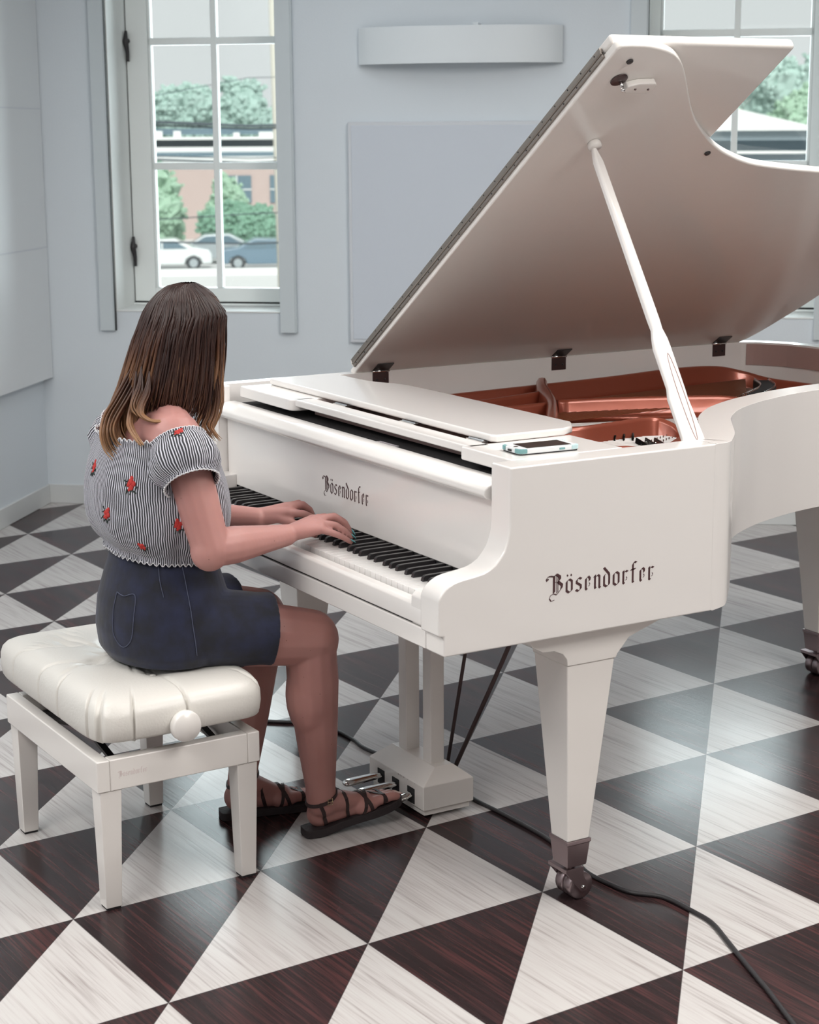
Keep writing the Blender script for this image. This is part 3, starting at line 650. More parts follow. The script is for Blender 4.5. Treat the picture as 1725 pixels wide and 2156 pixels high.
# chips in the lacquer along the front edge of the lyre box
b = MB()
for k in range(9):
    x = lerp(-.02, .085, random.random()); b.prism([(x+random.uniform(-.004, .004), random.uniform(-.0025, .001)) for _ in range(3)], lambda a, c: V((a, .2938, .0865+c)), lambda a, c: V((a, .2934, .0865+c)))
b.build('lacquer_chip', LETTER, LY, kind='stuff')

# ------------------------------------------------------------------ smartphone on the case
c0, ang = V((.604, .288, ZT+.0005)), radians(86)
ux = V((cos(ang), sin(ang), 0)); uy = V((-sin(ang), cos(ang), 0))
def pf(a, c, z): return c0+ux*a+uy*c+V((0, 0, z))
PH = thing('smartphone', c0, 'black-screened smartphone in a white and teal case, lying on the piano above the cheek', 'phone')
MINT = mat('mint_plastic', (.46, .62, .64), .4, bump=(60, .03)); TEAL = mat('teal_rubber', (.16, .33, .34), .55, bump=(60, .05)); PWH = mat('white_plastic', (.72, .74, .75), .35, bump=(60, .02))
P_ = rp(-.073, .073, -.038, .038, .011, (1, 1, 1, 1)); P2 = rp(-.069, .069, -.034, .034, .009, (1, 1, 1, 1))
MB().prism(P_, lambda a, c: pf(a, c, 0.0), lambda a, c: pf(a, c, .0018)).build('case_back', FELT, PH, bevel=.0008)
MB().prism(P_, lambda a, c: pf(a, c, .0018), lambda a, c: pf(a, c, .0115)).build('case_shell', PWH, PH, bevel=.0015)
MB().prism(P2, lambda a, c: pf(a, c, .0116), lambda a, c: pf(a, c, .0124)).build('bezel', PWH, PH, bevel=.0004)
MB().obox(pf, -.050, .058, -.030, .030, .0124, .0129).build('screen', mat('phone_screen', (.012, .011, .012), .08, coat=.5, bump=(5, .01)), PH)
disc(pf(-.0595, 0, .0124), (0, 0, 1), .0055, .0005, DARKMET, 'home_button', PH)
for sx in (-1, 1):
    for sy in (-1, 1):
        b = MB(); x0, x1 = sorted((sx*.054, sx*.0745)); y0, y1 = sorted((sy*.020, sy*.0395))
        cs_ = {(1, 1): (1, 0, 0, 0), (-1, 1): (0, 1, 0, 0), (-1, -1): (0, 0, 1, 0), (1, -1): (0, 0, 0, 1)}[(sx, sy)]
        b.prism(rp(x0, x1, y0, y1, .0115, cs_), lambda a, c: pf(a, c, .0030), lambda a, c: pf(a, c, .0122)); b.build('corner_bumper', TEAL if sx < 0 else MINT, PH, bevel=.0012)
MB().obox(pf, .024, .037, -.0400, -.0378, .0048, .0088).build('side_button', TEAL, PH, bevel=.0006)
MB().obox(pf, -.0752, -.0730, -.006, .008, .0040, .0082).build('charging_port', FELT, PH, bevel=.0004)

# ------------------------------------------------------------------ piano bench
BN = thing('piano_bench', (-.075, -.39, 0), 'white adjustable piano bench with a tufted ivory leather seat the player sits on', 'bench')
bx0, bx1, by0, by1 = -.374, .200, -.584, -.194
b = MB(); tt = .030
b.box(bx0, bx1, by0, by0+tt, .276, .347).box(bx0, bx1, by1-tt, by1, .276, .347).box(bx0, bx0+tt, by0+tt, by1-tt, .276, .347).box(bx1-tt, bx1, by0+tt, by1-tt, .276, .347)
fr = b.build('frame', WHITE_SATIN, BN, bevel=.003)
writing('lettering', FADED, fr, lambda a, c, d: V((bx1+d, -.535+a, .306+c)), .066, .0085, .0003, .16)
for sx in (0, 1):
    for sy in (0, 1):
        xo = bx1-.003 if sx else bx0+.003; yo = by1-.006 if sy else by0+.006; dx = -1 if sx else 1; dy = -1 if sy else 1
        rg = []
        for z, w_, i_ in ((.005, .037, .006), (.276, .050, 0)):
            x1_, y1_ = xo+dx*i_, yo+dy*i_
            rg.append([V((x1_, y1_, z)), V((x1_+dx*w_, y1_, z)), V((x1_+dx*w_, y1_+dy*w_, z)), V((x1_, y1_+dy*w_, z))])
        lg = MB().loft(rg).build('leg', WHITE_SATIN, BN, bevel=.002)
        x1_, y1_ = xo+dx*.008, yo+dy*.008; xa, xb = sorted((x1_, x1_+dx*.033)); ya, yb = sorted((y1_, y1_+dy*.033))
        MB().box(xa, xb, ya, yb, 0, .0055).build('foot_pad', FELT, lg, bevel=.001)
# seat: tufted, pleated leather box cushion
cx, cy = -.118, -.379; hxs, hys = .334, .206; NU, NVn = 150, 110
tuf = [(cx+a*.19, cy+e*.095) for a in (-1, 0, 1) for e in (-1, 0.0, 1) if not (e == 0)]+[(cx+.095*a, cy) for a in (-1, 1)]
tuf = [(cx-.15, cy-.085), (cx-.15, cy+.085), (cx+.02, cy-.085), (cx+.02, cy+.085), (cx+.16, cy-.0), (cx-.07, cy)]
def ssq(a, r):
    return a
def seat_pt(u, v, part):
    pass
b = MB(); rg = []
NP = 760
def outline(k, inset, hz):
    a = 2*pi*k/NP; ex = 9.0
    c_, s_ = cos(a), sin(a); rr_ = (abs(c_)**ex+abs(s_)**ex)**(-1/ex)
    return rr_*c_, rr_*s_
pleats = [(1, -.60), (1, .02), (1, .93), (1, -.93), (-2, .80), (-2, .30), (-2, -.05), (-2, -.55), (2, .3), (2, -.3), (-1, 0), (-1, .5)]
def groove(px_, py_):                                             # pleats run down the cushion sides from the tufts
    g_ = 0
    for sd, q in pleats:
        if sd in (1, -1):
            d = abs(py_-q*hys) if px_*sd > hxs*.93 else 9
        else:
            d = abs(px_-q*hxs) if py_*sd > hys*2*.93 else 9
        g_ = max(g_, math.exp(-(d/.0045)**2))
    return g_
secs = [(.385, .955), (.386, .985), (.392, 1.0), (.415, 1.012), (.440, 1.008), (.455, .99), (.466, .955), (.473, .91), (.477, .85), (.479, .76), (.480, .66), (.480, .55), (.480, .44), (.480, .33), (.480, .22), (.480, .11), (.480, .004)]
for z, sc_ in secs:
    r_ = []
    for k in range(NP):
        a, e = outline(k, 0, z); x, y = a*hxs*sc_, e*hys*sc_
        dn_ = 0
        for sx_, q in pleats:
            if abs(sx_) == 1: d = abs(e-q); on = a*sx_ > .9; sc2 = hys
            else: d = abs(a-q); on = e*sx_ > .9*2/2 and e*(1 if sx_ > 0 else -1) > .9; sc2 = hxs
            if on and sc_ > .84: dn_ = max(dn_, math.exp(-(d*sc2/.0034)**2)*min(1, (sc_-.84)/.08))
        x *= 1-.030*dn_; y *= 1-.048*dn_; zz = z-.007*dn_*(sc_ < .99)
        X, Y = cx+x, cy+y
        if sc_ < .90:
            m_ = 0
            for tx, ty in tuf: m_ += math.exp(-(((X-tx)**2+(Y-ty)**2)/.030**2))
            seam = 0
            for (ax_, ay_), (bx_, by_) in ((tuf[4], (cx+hxs, cy+.03*hys)), (tuf[4], tuf[3]), (tuf[4], tuf[2]), (tuf[0], tuf[5]), (tuf[1], tuf[5]), (tuf[5], tuf[2]), (tuf[5], tuf[3]), (tuf[0], (cx-.16, cy-hys)), (tuf[2], (cx+.08, cy-hys)), (tuf[2], (cx-.02, cy-hys)), (tuf[0], (cx-hxs, cy)), (tuf[1], (cx-.1, cy+hys)), (tuf[3], (cx+.1, cy+hys))):
                dx_, dy_ = bx_-ax_, by_-ay_; t_ = max(0, min(1, ((X-ax_)*dx_+(Y-ay_)*dy_)/(dx_*dx_+dy_*dy_))); d = sqrt((X-ax_-dx_*t_)**2+(Y-ay_-dy_*t_)**2)
                seam = max(seam, math.exp(-(d/.0045)**2))
            zz -= .013*min(1, m_)+.0055*seam
            sit = math.exp(-(((X+.07)/.19)**2+((Y+.33)/.13)**2)**2)          # pressed down under the sitter
            zz -= .008*sit
            zz += .006*(1-(a*sc_)**2)*(1-(e*sc_)**2)
        r_.append(V((X, Y, zz)))
    rg.append(r_)
b.loft(rg); seat = b.build('seat_cushion', LEATHER, BN, smooth=True)
for tx, ty in tuf[:1]+tuf[2:3]+tuf[4:5]:
    MB().ball((tx, ty, .4665), (.009, .009, .004), 12, 6).build('tuft_button', LEATHER, seat, smooth=True)
MB().box(cx-.255, cx+.25, cy-.17, cy+.165, .372, .3865).build('seat_board', FELT, BN)
b = MB()
for yy in (cy-.13, cy+.12):
    b.obox(lambda a, c, z: V((cx+a*.22, yy+c, .330+.046*a*1+z)), -1, 1, -.008, .008, -.004, .004); b.obox(lambda a, c, z: V((cx+a*.22, yy+.02+c, .330-.046*a+z)), -1, 1, -.008, .008, -.004, .004)
b.box(bx0+.03, bx0+.055, cy-.15, cy+.15, .280, .300).box(bx1-.060, bx1-.03, cy-.15, cy+.15, .280, .312)
b.tube([(cx-.2, cy, .345), (.205, cy, .395)], .006, 10)
b.build('scissor_mechanism', BLACKMET, BN)
disc(V((.218, -.388, .4035)), (1, 0, 0), .0345, .026, WHITE_SATIN, 'height_knob', BN, 40)

# ------------------------------------------------------------------ cables on the floor
def cable(pts, r, label, org):
    b = MB(); b.tube(spline(pts, 6), r, 8); return b.build('power_cable', CABLEM, org=org, smooth=True, label=label, cat='cable')
z_ = .0052
BN.rotation_euler.z = radians(1.2)
cable([(-.95, .10, z_), (-.762, .317, z_), (-.726, .360, z_), (-.65, .41, z_), (-.585, .431, z_), (-.5, .432, z_), (-.437, .425, z_), (-.360, .435, z_), (-.20, .462, z_), (-.05, .478, z_), (.067, .4745, z_), (.178, .482, z_), (.359, .485, z_), (.52, .460, z_), (.583, .4475, z_), (.65, .452, z_), (.717, .467, z_), (.775, .512, z_), (.87, .520, z_), (.933, .517, z_), (1.011, .490, z_), (1.116, .451, z_), (1.234, .409, z_), (1.354, .362, z_), (1.60, .27, z_), (2.0, .15, z_)], .0052,
      'black power cable running across the floor under the piano to the lower right corner', (0, .45, 0))

# ------------------------------------------------------------------ the view outside (the room is an upper floor)
sl = bpy.data.lights.new('outdoor_fill_sun', 'SUN'); sl.energy = 4.0; sl.angle = radians(25); sl.color = (1, .99, .96)  # added sun lamp that brightens the outdoors under the overcast sky
so = bpy.data.objects.new('outdoor_fill_sun', sl); COL.objects.link(so); so.rotation_euler = V((-.72, .30, -.62)).to_track_quat('-Z', 'Y').to_euler()
EYE = V((3.67, -1.84, 0)); GZ = -4.35
def frame_out(dx, dy):
    h = V((dx, dy, 0)).normalized(); r = V((h.y*1, -h.x, 0)) if False else V((-h.y*-1, h.x*-1, 0))
    return h, r
H1 = V((-.918, .397, 0)).normalized(); R1 = V((.397, .918, 0)).normalized()
H2 = V((-.745, .667, 0)).normalized(); R2 = V((.667, .745, 0)).normalized()
def o1(D, l, z): return EYE+H1*D+R1*l+V((0, 0, z))
def o2(D, l, z): return EYE+H2*D+R2*l+V((0, 0, z))
ASPH = mat('pale_concrete', (.62, .62, .61), .9, bump=(.4, .3)); BRICKM = mat('hazy_brick', (.46, .36, .335), .9, bump=(3, .4))  # distance haze is mixed into the brick colour
LEAFA = mat('foliage_light', (.34, .49, .37), .9, bump=(2.0, .8)); LEAFB = mat('foliage_deep', (.19, .34, .25), .9, bump=(2.0, .8)); LEAFC = mat('foliage_far', (.38, .51, .465), .9, bump=(1.0, .8))
BARK = mat('bark', (.25, .20, .16), .9, bump=(4, .5)); OWHITE = mat('white_cladding', (.72, .73, .72), .7, bump=(1, .1)); OGREY = mat('grey_roof', (.22, .27, .30), .8, bump=(2, .2)); ODARK = mat('dark_glazing', (.12, .18, .22), .3, bump=(1, .1))
POLEM = mat('weathered_pole', (.50, .48, .42), .9, bump=(6, .5)); CARW = mat('car_white', (.66, .69, .69), .3, coat=.6, bump=(.5, .01)); CARB = mat('car_blue_grey', (.13, .20, .26), .3, coat=.6, bump=(.5, .01)); CARS = mat('car_silver', (.40, .44, .46), .3, metal=.3, coat=.6, bump=(.5, .01))
TYRE = mat('tyre', (.05, .055, .06), .8, bump=(20, .2)); WIREM = mat('overhead_wire', (.045, .06, .075), .7, bump=(20, .1)); HILLM = mat('hillside_green', (.20, .36, .28), .95, bump=(.2, .8))
def opoly(name, m, P, **k): return MB().add(P, [tuple(range(len(P)))]).build(name, m, **k)
b = MB(); b.obox(lambda a, c, z: o1(a, c, z), 14, 260, -60, 240, GZ-.5, GZ); b.build('ground', ASPH, kind='structure')
b = MB(); b.obox(o1, 185, 200, -60, 240, GZ, 2.6); b.build('hillside', HILLM, kind='structure')
b = MB(); b.obox(o1, 79.5, 80.0, -30, 60, GZ, GZ+.28); b.build('kerb', OWHITE, kind='structure')
def blob(b, c, r, seed, nn=10):
    c = V(c); rg = []
    for i in range(nn+1):
        th = pi*i/nn*.996+.002; q = []
        for k in range(nn*2):
            d = V((sin(th)*cos(pi*k/nn), sin(th)*sin(pi*k/nn), -cos(th))); f_ = 1+.42*mnoise.noise(d*2.1+V((seed, seed*.7, 0)))+.25*mnoise.noise(d*5+V((0, seed, 3)))
            q.append(c+V((d.x*r[0], d.y*r[1], d.z*r[2]))*f_)
        rg.append(q)
    b.loft(rg)
def tree(fr, D, l, z0, z1, wd, m, label, group=None, n=9, cat='tree'):
    t = thing('tree' if cat == 'tree' else 'bush', fr(D, l, z0), label, cat, group); rs = random.Random(int(D*10+l*7+z1*3))
    MB().tube([fr(D, l, z0), fr(D, l, lerp(z0, z1, .6))], [wd*.05, wd*.02], 8).build('trunk', BARK, t, smooth=True)
    b = MB(); hh = (z1-z0)
    for k in range(n):
        a = rs.uniform(0, 2*pi); q = rs.uniform(.0, .33)*wd; zz = lerp(z0+hh*.22, z1-hh*.22, rs.random()); rr_ = wd*rs.uniform(.16, .27)
        blob(b, fr(D+q*sin(a), l+q*cos(a), zz), (rr_, rr_, min(rr_, hh*.30)), rs.uniform(0, 50))
    blob(b, fr(D, l, z1-hh*.2), (wd*.2, wd*.2, hh*.2), 3+l)
    core = list(b.v); sz = max(.08, D*.0012)
    for k in range(int(len(core)*.8)):
        p = rs.choice(core); r_ = sz*rs.uniform(.7, 1.9); d1 = V((rs.gauss(0, 1), rs.gauss(0, 1), rs.gauss(0, 1))).normalized(); d2 = d1.orthogonal().normalized(); d3 = d1.cross(d2)
        p = p+(p-fr(D, l, lerp(z0, z1, .5))).normalized()*r_*.5
        b.add([p+d1*r_, p+d2*r_, p-d1*r_, p-d2*r_, p+d3*r_, p-d3*r_], [(0, 1, 4), (1, 2, 4), (2, 3, 4), (3, 0, 4), (1, 0, 5), (2, 1, 5), (3, 2, 5), (0, 3, 5)])
    b.build('foliage', m, t); return t
G_ = 'far trees outside the left window'
TL = 'pale green hillside tree far outside, in the row seen through the left window'
TR = 'pale green tree on the taller hillside, in the row seen through the right window'
for k, (l, z1, wd) in enumerate(((-9.5, 6.1, 6.2), (-4.2, 6.7, 6.2), (.6, 6.1, 5.6), (5.4, 6.9, 6.0), (10.5, 6.2, 6))): tree(o1, (176, 183)[k % 2], l, 0, z1, wd, LEAFC, TL, G_, 16)
for k, (l, z1, wd) in enumerate(((-15, 7.5, 7.4), (-8, 8.8, 7.4), (-1, 9.4, 7.6), (6.3, 10.2, 7.6), (13.5, 8.8, 7.4))): tree(o2, (170, 178)[k % 2], l, -1, z1, wd, LEAFC, TR, 'far trees outside the right window', 20)
for l, z1, wd in ((-4.5, 4.6, 5.2), (1.8, 4.2, 5.2), (8, 5.2, 5.2)): tree(o2, 120, l, -2, z1, wd, LEAFA, 'yellow-green tree in front of the hill, seen through the right window', 'nearer trees right of the lid', 14)
tree(o1, 97, -2.2, GZ, .2, 5.4, LEAFA, 'light green tree beside the brick house, lower left of the left window', None, 18)
tree(o1, 93, 2.9, GZ, -1.9, 4.4, LEAFB, 'deep green bush behind the parked cars, lower right of the left window', None, 18, 'bush')
tree(o1, 100, 2.2, GZ, -.6, 2.6, LEAFA, 'small yellow-green tree against the brick wall behind the deep green bush', None, 9)
# brick house
t = thing('brick_building', o1(110, 1, GZ), 'haze-paled red brick building behind the parked cars', 'building')
MB().obox(o1, 108, 118, -8, 9, GZ, .05).build('wall', BRICKM, t)
MB().obox(o1, 107.8, 118, -8.2, 9.2, .05, .35).build('parapet', OWHITE, t)
for l in (-6, -2.55, 3.2, 6): 
    f = MB().obox(o1, 107.9, 108, l-.85, l+.85, -2.25, -.65).build('window', ODARK, t); MB().obox(o1, 107.85, 107.9, l-.03, l+.03, -2.25, -.65).obox(o1, 107.85, 107.9, l-.85, l+.85, -1.5, -1.44).build('mullion', OWHITE, f)
t = thing('long_white_building', o1(150, 0, -2), 'long low white building with a dark band of glazing beyond the brick one', 'building')
MB().obox(o1, 150, 160, -16, 16, -3, .75).build('wall', OWHITE, t); MB().obox(o1, 149.8, 150, -16, 16, -.15, .35).build('glazing_band', ODARK, t)
MB().obox(o1, 152, 160, -16, 16, .75, 1.35).build('grey_roof', OGREY, t); MB().obox(o1, 149.5, 160.5, -16.5, 16.5, 1.35, 1.55).build('roof_edge', OWHITE, t)
for l, w_, h in ((-5.3, 1.1, .45), (-3.0, 1.5, .5), (-.6, .6, .5), (4.3, .5, .35), (6.4, 1.6, .4)): MB().obox(o1, 151, 152, l, l+w_, 1.55, 1.55+h).build('roof_unit', OWHITE, t)
MB().obox(o1, 152.5, 153, -16, 16, 1.75, 2.25).build('dark_fascia', ODARK, t)
# utility pole and wires
t = MB().tube([o1(58, 3.12, GZ), o1(58, 2.96, 6.5)], [.15, .12], 14).build('utility_pole', POLEM, org=o1(58, 3.12, GZ), smooth=True, label='weathered utility pole outside, at the right edge of the left window', cat='pole')
for k, (z0, z1, r) in enumerate(((2.00, 1.86, .030), (1.93, 1.80, .022), (1.19, 1.07, .024), (1.10, 1.01, .030), (1.26, 1.16, .012), (-.20, -.05, .012), (-.62, -.72, .020), (2.35, 2.9, .008))):
    MB().tube([o1(40+.1*k, -9+0*k, z0+.25), o1(40+.1*k, -1.5, z0), o1(40+.1*k, 1.5, z1), o1(40+.1*k, 12, z1+.3)], r, 6).build('overhead_wire', WIREM, org=o1(40, 0, z0),
        label='dark overhead wire crossing the view outside the left window', cat='wire', group='overhead wires outside the left window')
# cars
def car(l, D, m, label, sgn=1):
    t = thing('parked_car', o1(D, l, GZ), label, 'car', None); fr = lambda a, c, z: o1(D+c, l+a*sgn, GZ+z)
    prof = [(-2.2, .28), (-2.22, .62), (-2.1, .84), (-1.35, .95), (-.62, 1.38), (.55, 1.42), (1.35, 1.02), (2.05, .92), (2.2, .70), (2.2, .30), (1.75, .28), (1.68, .52), (1.35, .66), (1.02, .52), (.95, .26), (-.98, .26), (-1.05, .52), (-1.35, .66), (-1.68, .52), (-1.75, .28)]
    MB().prism(prof, lambda a, c: fr(a, -.85, c), lambda a, c: fr(a, .85, c)).build('body', m, t, bevel=.06, seg=3)
    for P in ([(-1.15, .98), (-.58, 1.30), (-.10, 1.33), (-.10, .98)], [(-.02, .98), (-.02, 1.33), (.50, 1.33), (1.08, .99)]):
        MB().prism(P, lambda a, c: fr(a, -.87, c), lambda a, c: fr(a, -.83, c)).build('side_window', ODARK, t)
    for a in (-1.36, 1.35):
        w_ = MB().lathe([(.01, 0), (.30, 0), (.33, .04), (.33, .2), (.01, .2)], fr(a, -.88, .33), H1, 20).build('wheel', TYRE, t, smooth=True)
        MB().lathe([(.01, 0), (.19, 0), (.20, .03), (.01, .03)], fr(a, -.90, .33), H1, 14).build('hubcap', CARS, w_)
    MB().prism([(-2.23, .66), (-2.05, .70), (-2.05, .80), (-2.2, .78)], lambda a, c: fr(a, -.86, c), lambda a, c: fr(a, -.60, c)).build('headlamp', OWHITE, t)
car(-.95, 83.6, CARW, 'white parked car, second from the left in the row outside the window')
car(-5.6, 83.6, CARB, 'blue-grey parked car at the left end of the row outside')
car(3.75, 83.2, CARB, 'blue-grey parked car right of the window bar outside', -1)
car(1.6, 87.4, CARS, 'silver parked car in the rear row outside, behind the blue-grey one')
car(6.3, 87.4, CARW, 'white parked car half hidden behind the utility pole')
car(-3.1, 87.4, CARS, 'silver parked car in the rear row outside, behind the white one', -1)
# roofs outside the right window
t = thing('flat_roofed_building', o2(62, 3, -1), 'grey flat-roofed building with layered dark eaves, beyond the right window', 'building')
MB().obox(o2, 62, 72, -3.2, 9, 1.72, 1.80).build('roof_edge', OWHITE, t); MB().obox(o2, 62.3, 72, -3.0, 9, 1.40, 1.72).build('fascia', OGREY, t)
MB().obox(o2, 62.8, 72, -2.7, 9, 1.05, 1.40).build('wall', ODARK, t)
MB().obox(o2, 60.5, 72, -5.0, 9, .98, 1.05).build('lower_roof_edge', OWHITE, t); MB().obox(o2, 60.8, 72, -4.8, 9, .62, .98).build('lower_fascia', ODARK, t); MB().obox(o2, 61.5, 72, -4.6, 9, -1, .62).build('lower_wall', OGREY, t)
t = thing('pitched_roof_house', o2(90, -5, 0), 'house with a pale pitched roof beyond the flat roofs outside the right window', 'building')
MB().prism([(-8.5, 1.6), (-4.0, 3.3), (3.2, 1.6)], lambda a, c: o2(90, a, c), lambda a, c: o2(98, a, c)).build('roof', OWHITE, t); MB().obox(o2, 90.3, 97.7, -7.8, 2.6, -3, 1.6).build('wall', OWHITE, t)
t = thing('low_white_roof', o2(34, 1, -3), 'low white membrane roof just outside the right window', 'building')
MB().obox(o2, 30, 46, -6, 8, -3, .22).build('roof', OWHITE, t); MB().obox(o2, 29.8, 30, -6, 8, .1, .30).build('roof_edge', CARS, t)
b = MB().tube([o2(76, 4.6, -1), o2(76, 4.6, 5.2)], .05, 8).build('lamp_post', OWHITE, org=o2(76, 4.6, -1), smooth=True, label='thin pale mast rising above the roofs outside the right window', cat='mast')

# ------------------------------------------------------------------ the pianist
PX = thing('person', (-.07, -.36, .47), 'person with long brown hair in striped off-shoulder top and denim shorts playing the piano', 'person')
SKIN = bpy.data.materials.new('skin'); SKIN.use_nodes = True
nt = SKIN.node_tree; bb = nt.nodes['Principled BSDF']; tc = nt.nodes.new('ShaderNodeTexCoord')
n1 = nd(nt, 'ShaderNodeTexNoise'); n1.inputs['Scale'].default_value = 9; nt.links.new(tc.outputs['Object'], n1.inputs[0])
n2 = nd(nt, 'ShaderNodeTexVoronoi'); n2.inputs['Scale'].default_value = 26; nt.links.new(tc.outputs['Object'], n2.inputs[0])
c1 = ramp(nt, n1.outputs[0], [(.3, (.43, .205, .185)), (.7, (.49, .245, .22))]); mole = mth(nt, 'LESS_THAN', n2.outputs['Distance'], .035)
nt.links.new(mixc(nt, mth(nt, 'MULTIPLY', mole, .7), c1, (.16, .06, .05)), bb.inputs['Base Color']); bb.inputs['Roughness'].default_value = .5
bb.inputs['Subsurface Weight'].default_value = .12; bb.inputs['Subsurface Radius'].default_value = (.02, .008, .004); bb.inputs['Subsurface Scale'].default_value = .5
NAILM = mat('teal_nail_polish', (.07, .33, .36), .2, coat=.5, bump=(5, .01))
def remesh(mb, name, m, parent, vox, smooth_it=6, sub=0):
    me = bpy.data.meshes.new('tmp'); me.from_pydata([p for p in mb.v], [], mb.f)
    bm = bmesh.new(); bm.from_mesh(me); bmesh.ops.recalc_face_normals(bm, faces=bm.faces); bm.to_mesh(me); bm.free()
    o = bpy.data.objects.new('tmp', me); COL.objects.link(o)
    r = o.modifiers.new('r', 'REMESH'); r.mode = 'VOXEL'; r.voxel_size = vox
    s_ = o.modifiers.new('s', 'SMOOTH'); s_.factor = .5; s_.iterations = smooth_it
    dg = bpy.context.evaluated_depsgraph_get(); e = bpy.data.meshes.new_from_object(o.evaluated_get(dg))
    bpy.data.objects.remove(o); bpy.data.meshes.remove(me)
    wl = wloc(parent); e.transform(Matrix.Translation(-wl)); e.name = name; e.materials.clear(); e.materials.append(m)
    for p in e.polygons: p.use_smooth = True
    q = bpy.data.objects.new(name, e); COL.objects.link(q); q.parent = parent; return q
def bvh_of(o):
    wl = wloc(o); return BVHTree.FromPolygons([v.co+wl for v in o.data.vertices], [tuple(p.vertices) for p in o.data.polygons])

b = MB()
# torso
b.ball((-.07, -.31, .93), (.150, .098, .135)); b.ball((-.07, -.30, .80), (.128, .100, .14)); b.ball((-.07, -.30, .66), (.135, .102, .13)); b.ball((-.07, -.31, .58), (.155, .115, .090))
b.cap((-.205, -.315, 1.005), (.065, -.315, 1.005), .062, .062); b.cap((-.07, -.30, .98), (-.07, -.265, 1.10), .072, .052)
b.cap((-.07, -.285, 1.055), (.060, -.312, 1.018), .042, .050); b.cap((-.07, -.285, 1.055), (-.20, -.312, 1.018), .042, .050)
b.cap((-.07, -.29, 1.02), (-.07, -.235, 1.13), .053, .050)
# head, tilted down towards the keys
HC = V((-.065, -.218, 1.222)); HR = Matrix.Rotation(radians(-24), 3, 'X') @ Matrix.Rotation(radians(-6), 3, 'Z')
def hd(x, y, z): return HC+HR @ V((x, y, z))
b.ball(hd(0, -.012, .016), (.072, .090, .088), rot=HR); b.ball(hd(0, .026, -.042), (.055, .062, .066), rot=HR); b.ball(hd(0, .052, -.086), (.030, .030, .024), rot=HR)
b.ball(hd(0, .088, -.020), (.010, .016, .020), rot=HR); b.cap(hd(0, .082, .010), hd(0, .096, -.022), .007, .010)
b.ball(hd(-.026, .062, -.026), (.022, .020, .018), rot=HR); b.ball(hd(.026, .062, -.026), (.022, .020, .018), rot=HR); b.ball(hd(0, .084, -.058), (.020, .010, .010), rot=HR)
for sx in (-1, 1): b.ball(hd(sx*.071, -.008, -.010), (.007, .018, .028), rot=HR)
# right arm and hand
Rsh, Rel, Rwr = V((.088, -.312, 1.000)), V((.148, -.272, .768)), V((.112, -.070, .768))
b.cap(Rsh, Rsh.lerp(Rel, .45), .052, .049); b.cap(Rsh.lerp(Rel, .45), Rel, .049, .043); b.ball(Rel-V((0, .004, .004)), (.042, .044, .046))
b.cap(Rel, Rel.lerp(Rwr, .30), .042, .043); b.cap(Rel.lerp(Rwr, .30), Rel.lerp(Rwr, .72), .043, .032); b.cap(Rel.lerp(Rwr, .72), Rwr, .032, .0255)
nails = []
def hand(wr, mc, ph, thumb, rs=1.0):
    for i, m_ in enumerate(mc):
        b.cap(wr, V(m_), .021*rs, .0118*rs); 
        if i: b.cap(V(mc[i-1]), V(m_), .0115*rs, .0115*rs)
        r_ = [.0098, .0100, .0095, .0085][i]*rs; q = [V(m_)]+[V(p) for p in ph[i]]; rr_ = [r_*1.12, r_, r_*.90, r_*.74]
        for j in range(3): b.cap(q[j], q[j+1], rr_[j], rr_[j+1], 12)
        nails.append((q[-1], (q[-1]-q[-2]).normalized(), r_*.78))
    th = [V(p) for p in thumb]; rr_ = [.018, .0125, .0108, .0088]
    for j in range(len(th)-1): b.cap(th[j], th[j+1], rr_[j]*rs, rr_[j+1]*rs, 12)
    nails.append((th[-1], (th[-1]-th[-2]).normalized(), .0085))
hand(Rwr+V((0, .012, .004)), [(.083, .012, .790), (.104, .016, .7925), (.125, .012, .788), (.143, .002, .779)],
     [[(.074, .050, .790), (.064, .073, .775), (.056, .087, .7565)], [(.112, .054, .797), (.120, .076, .782), (.1255, .089, .7585)],
      [(.136, .044, .782), (.143, .064, .768), (.147, .078, .7525)], [(.153, .031, .768), (.158, .051, .758), (.163, .069, .7450)]],
     [Rwr+V((-.006, .012, -.002)), (.072, -.012, .766), (.052, .016, .756), (.042, .040, .7435)])
# left arm and hand
Lsh, Lel, Lwr = V((-.228, -.312, 1.000)), V((-.290, -.255, .768)), V((-.118, -.030, .762))
b.cap(Lsh, Lsh.lerp(Lel, .45), .052, .047); b.cap(Lsh.lerp(Lel, .45), Lel, .047, .042)
b.cap(Lel, Lel.lerp(Lwr, .30), .041, .041); b.cap(Lel.lerp(Lwr, .30), Lel.lerp(Lwr, .72), .041, .031); b.cap(Lel.lerp(Lwr, .72), Lwr, .031, .0250)
hand(Lwr+V((.002, .012, .004)), [(-.068, .030, .777), (-.087, .042, .785), (-.106, .042, .784), (-.124, .034, .776)],
     [[(-.056, .062, .772), (-.050, .082, .762), (-.046, .096, .7535)], [(-.083, .072, .789), (-.082, .090, .775), (-.081, .099, .758)],
      [(-.106, .074, .788), (-.107, .092, .772), (-.108, .100, .757)], [(-.132, .060, .778), (-.136, .078, .766), (-.139, .088, .755)]],
     [Lwr+V((.008, .010, -.002)), (-.082, .006, .764), (-.060, .028, .755), (-.046, .048, .7445)])
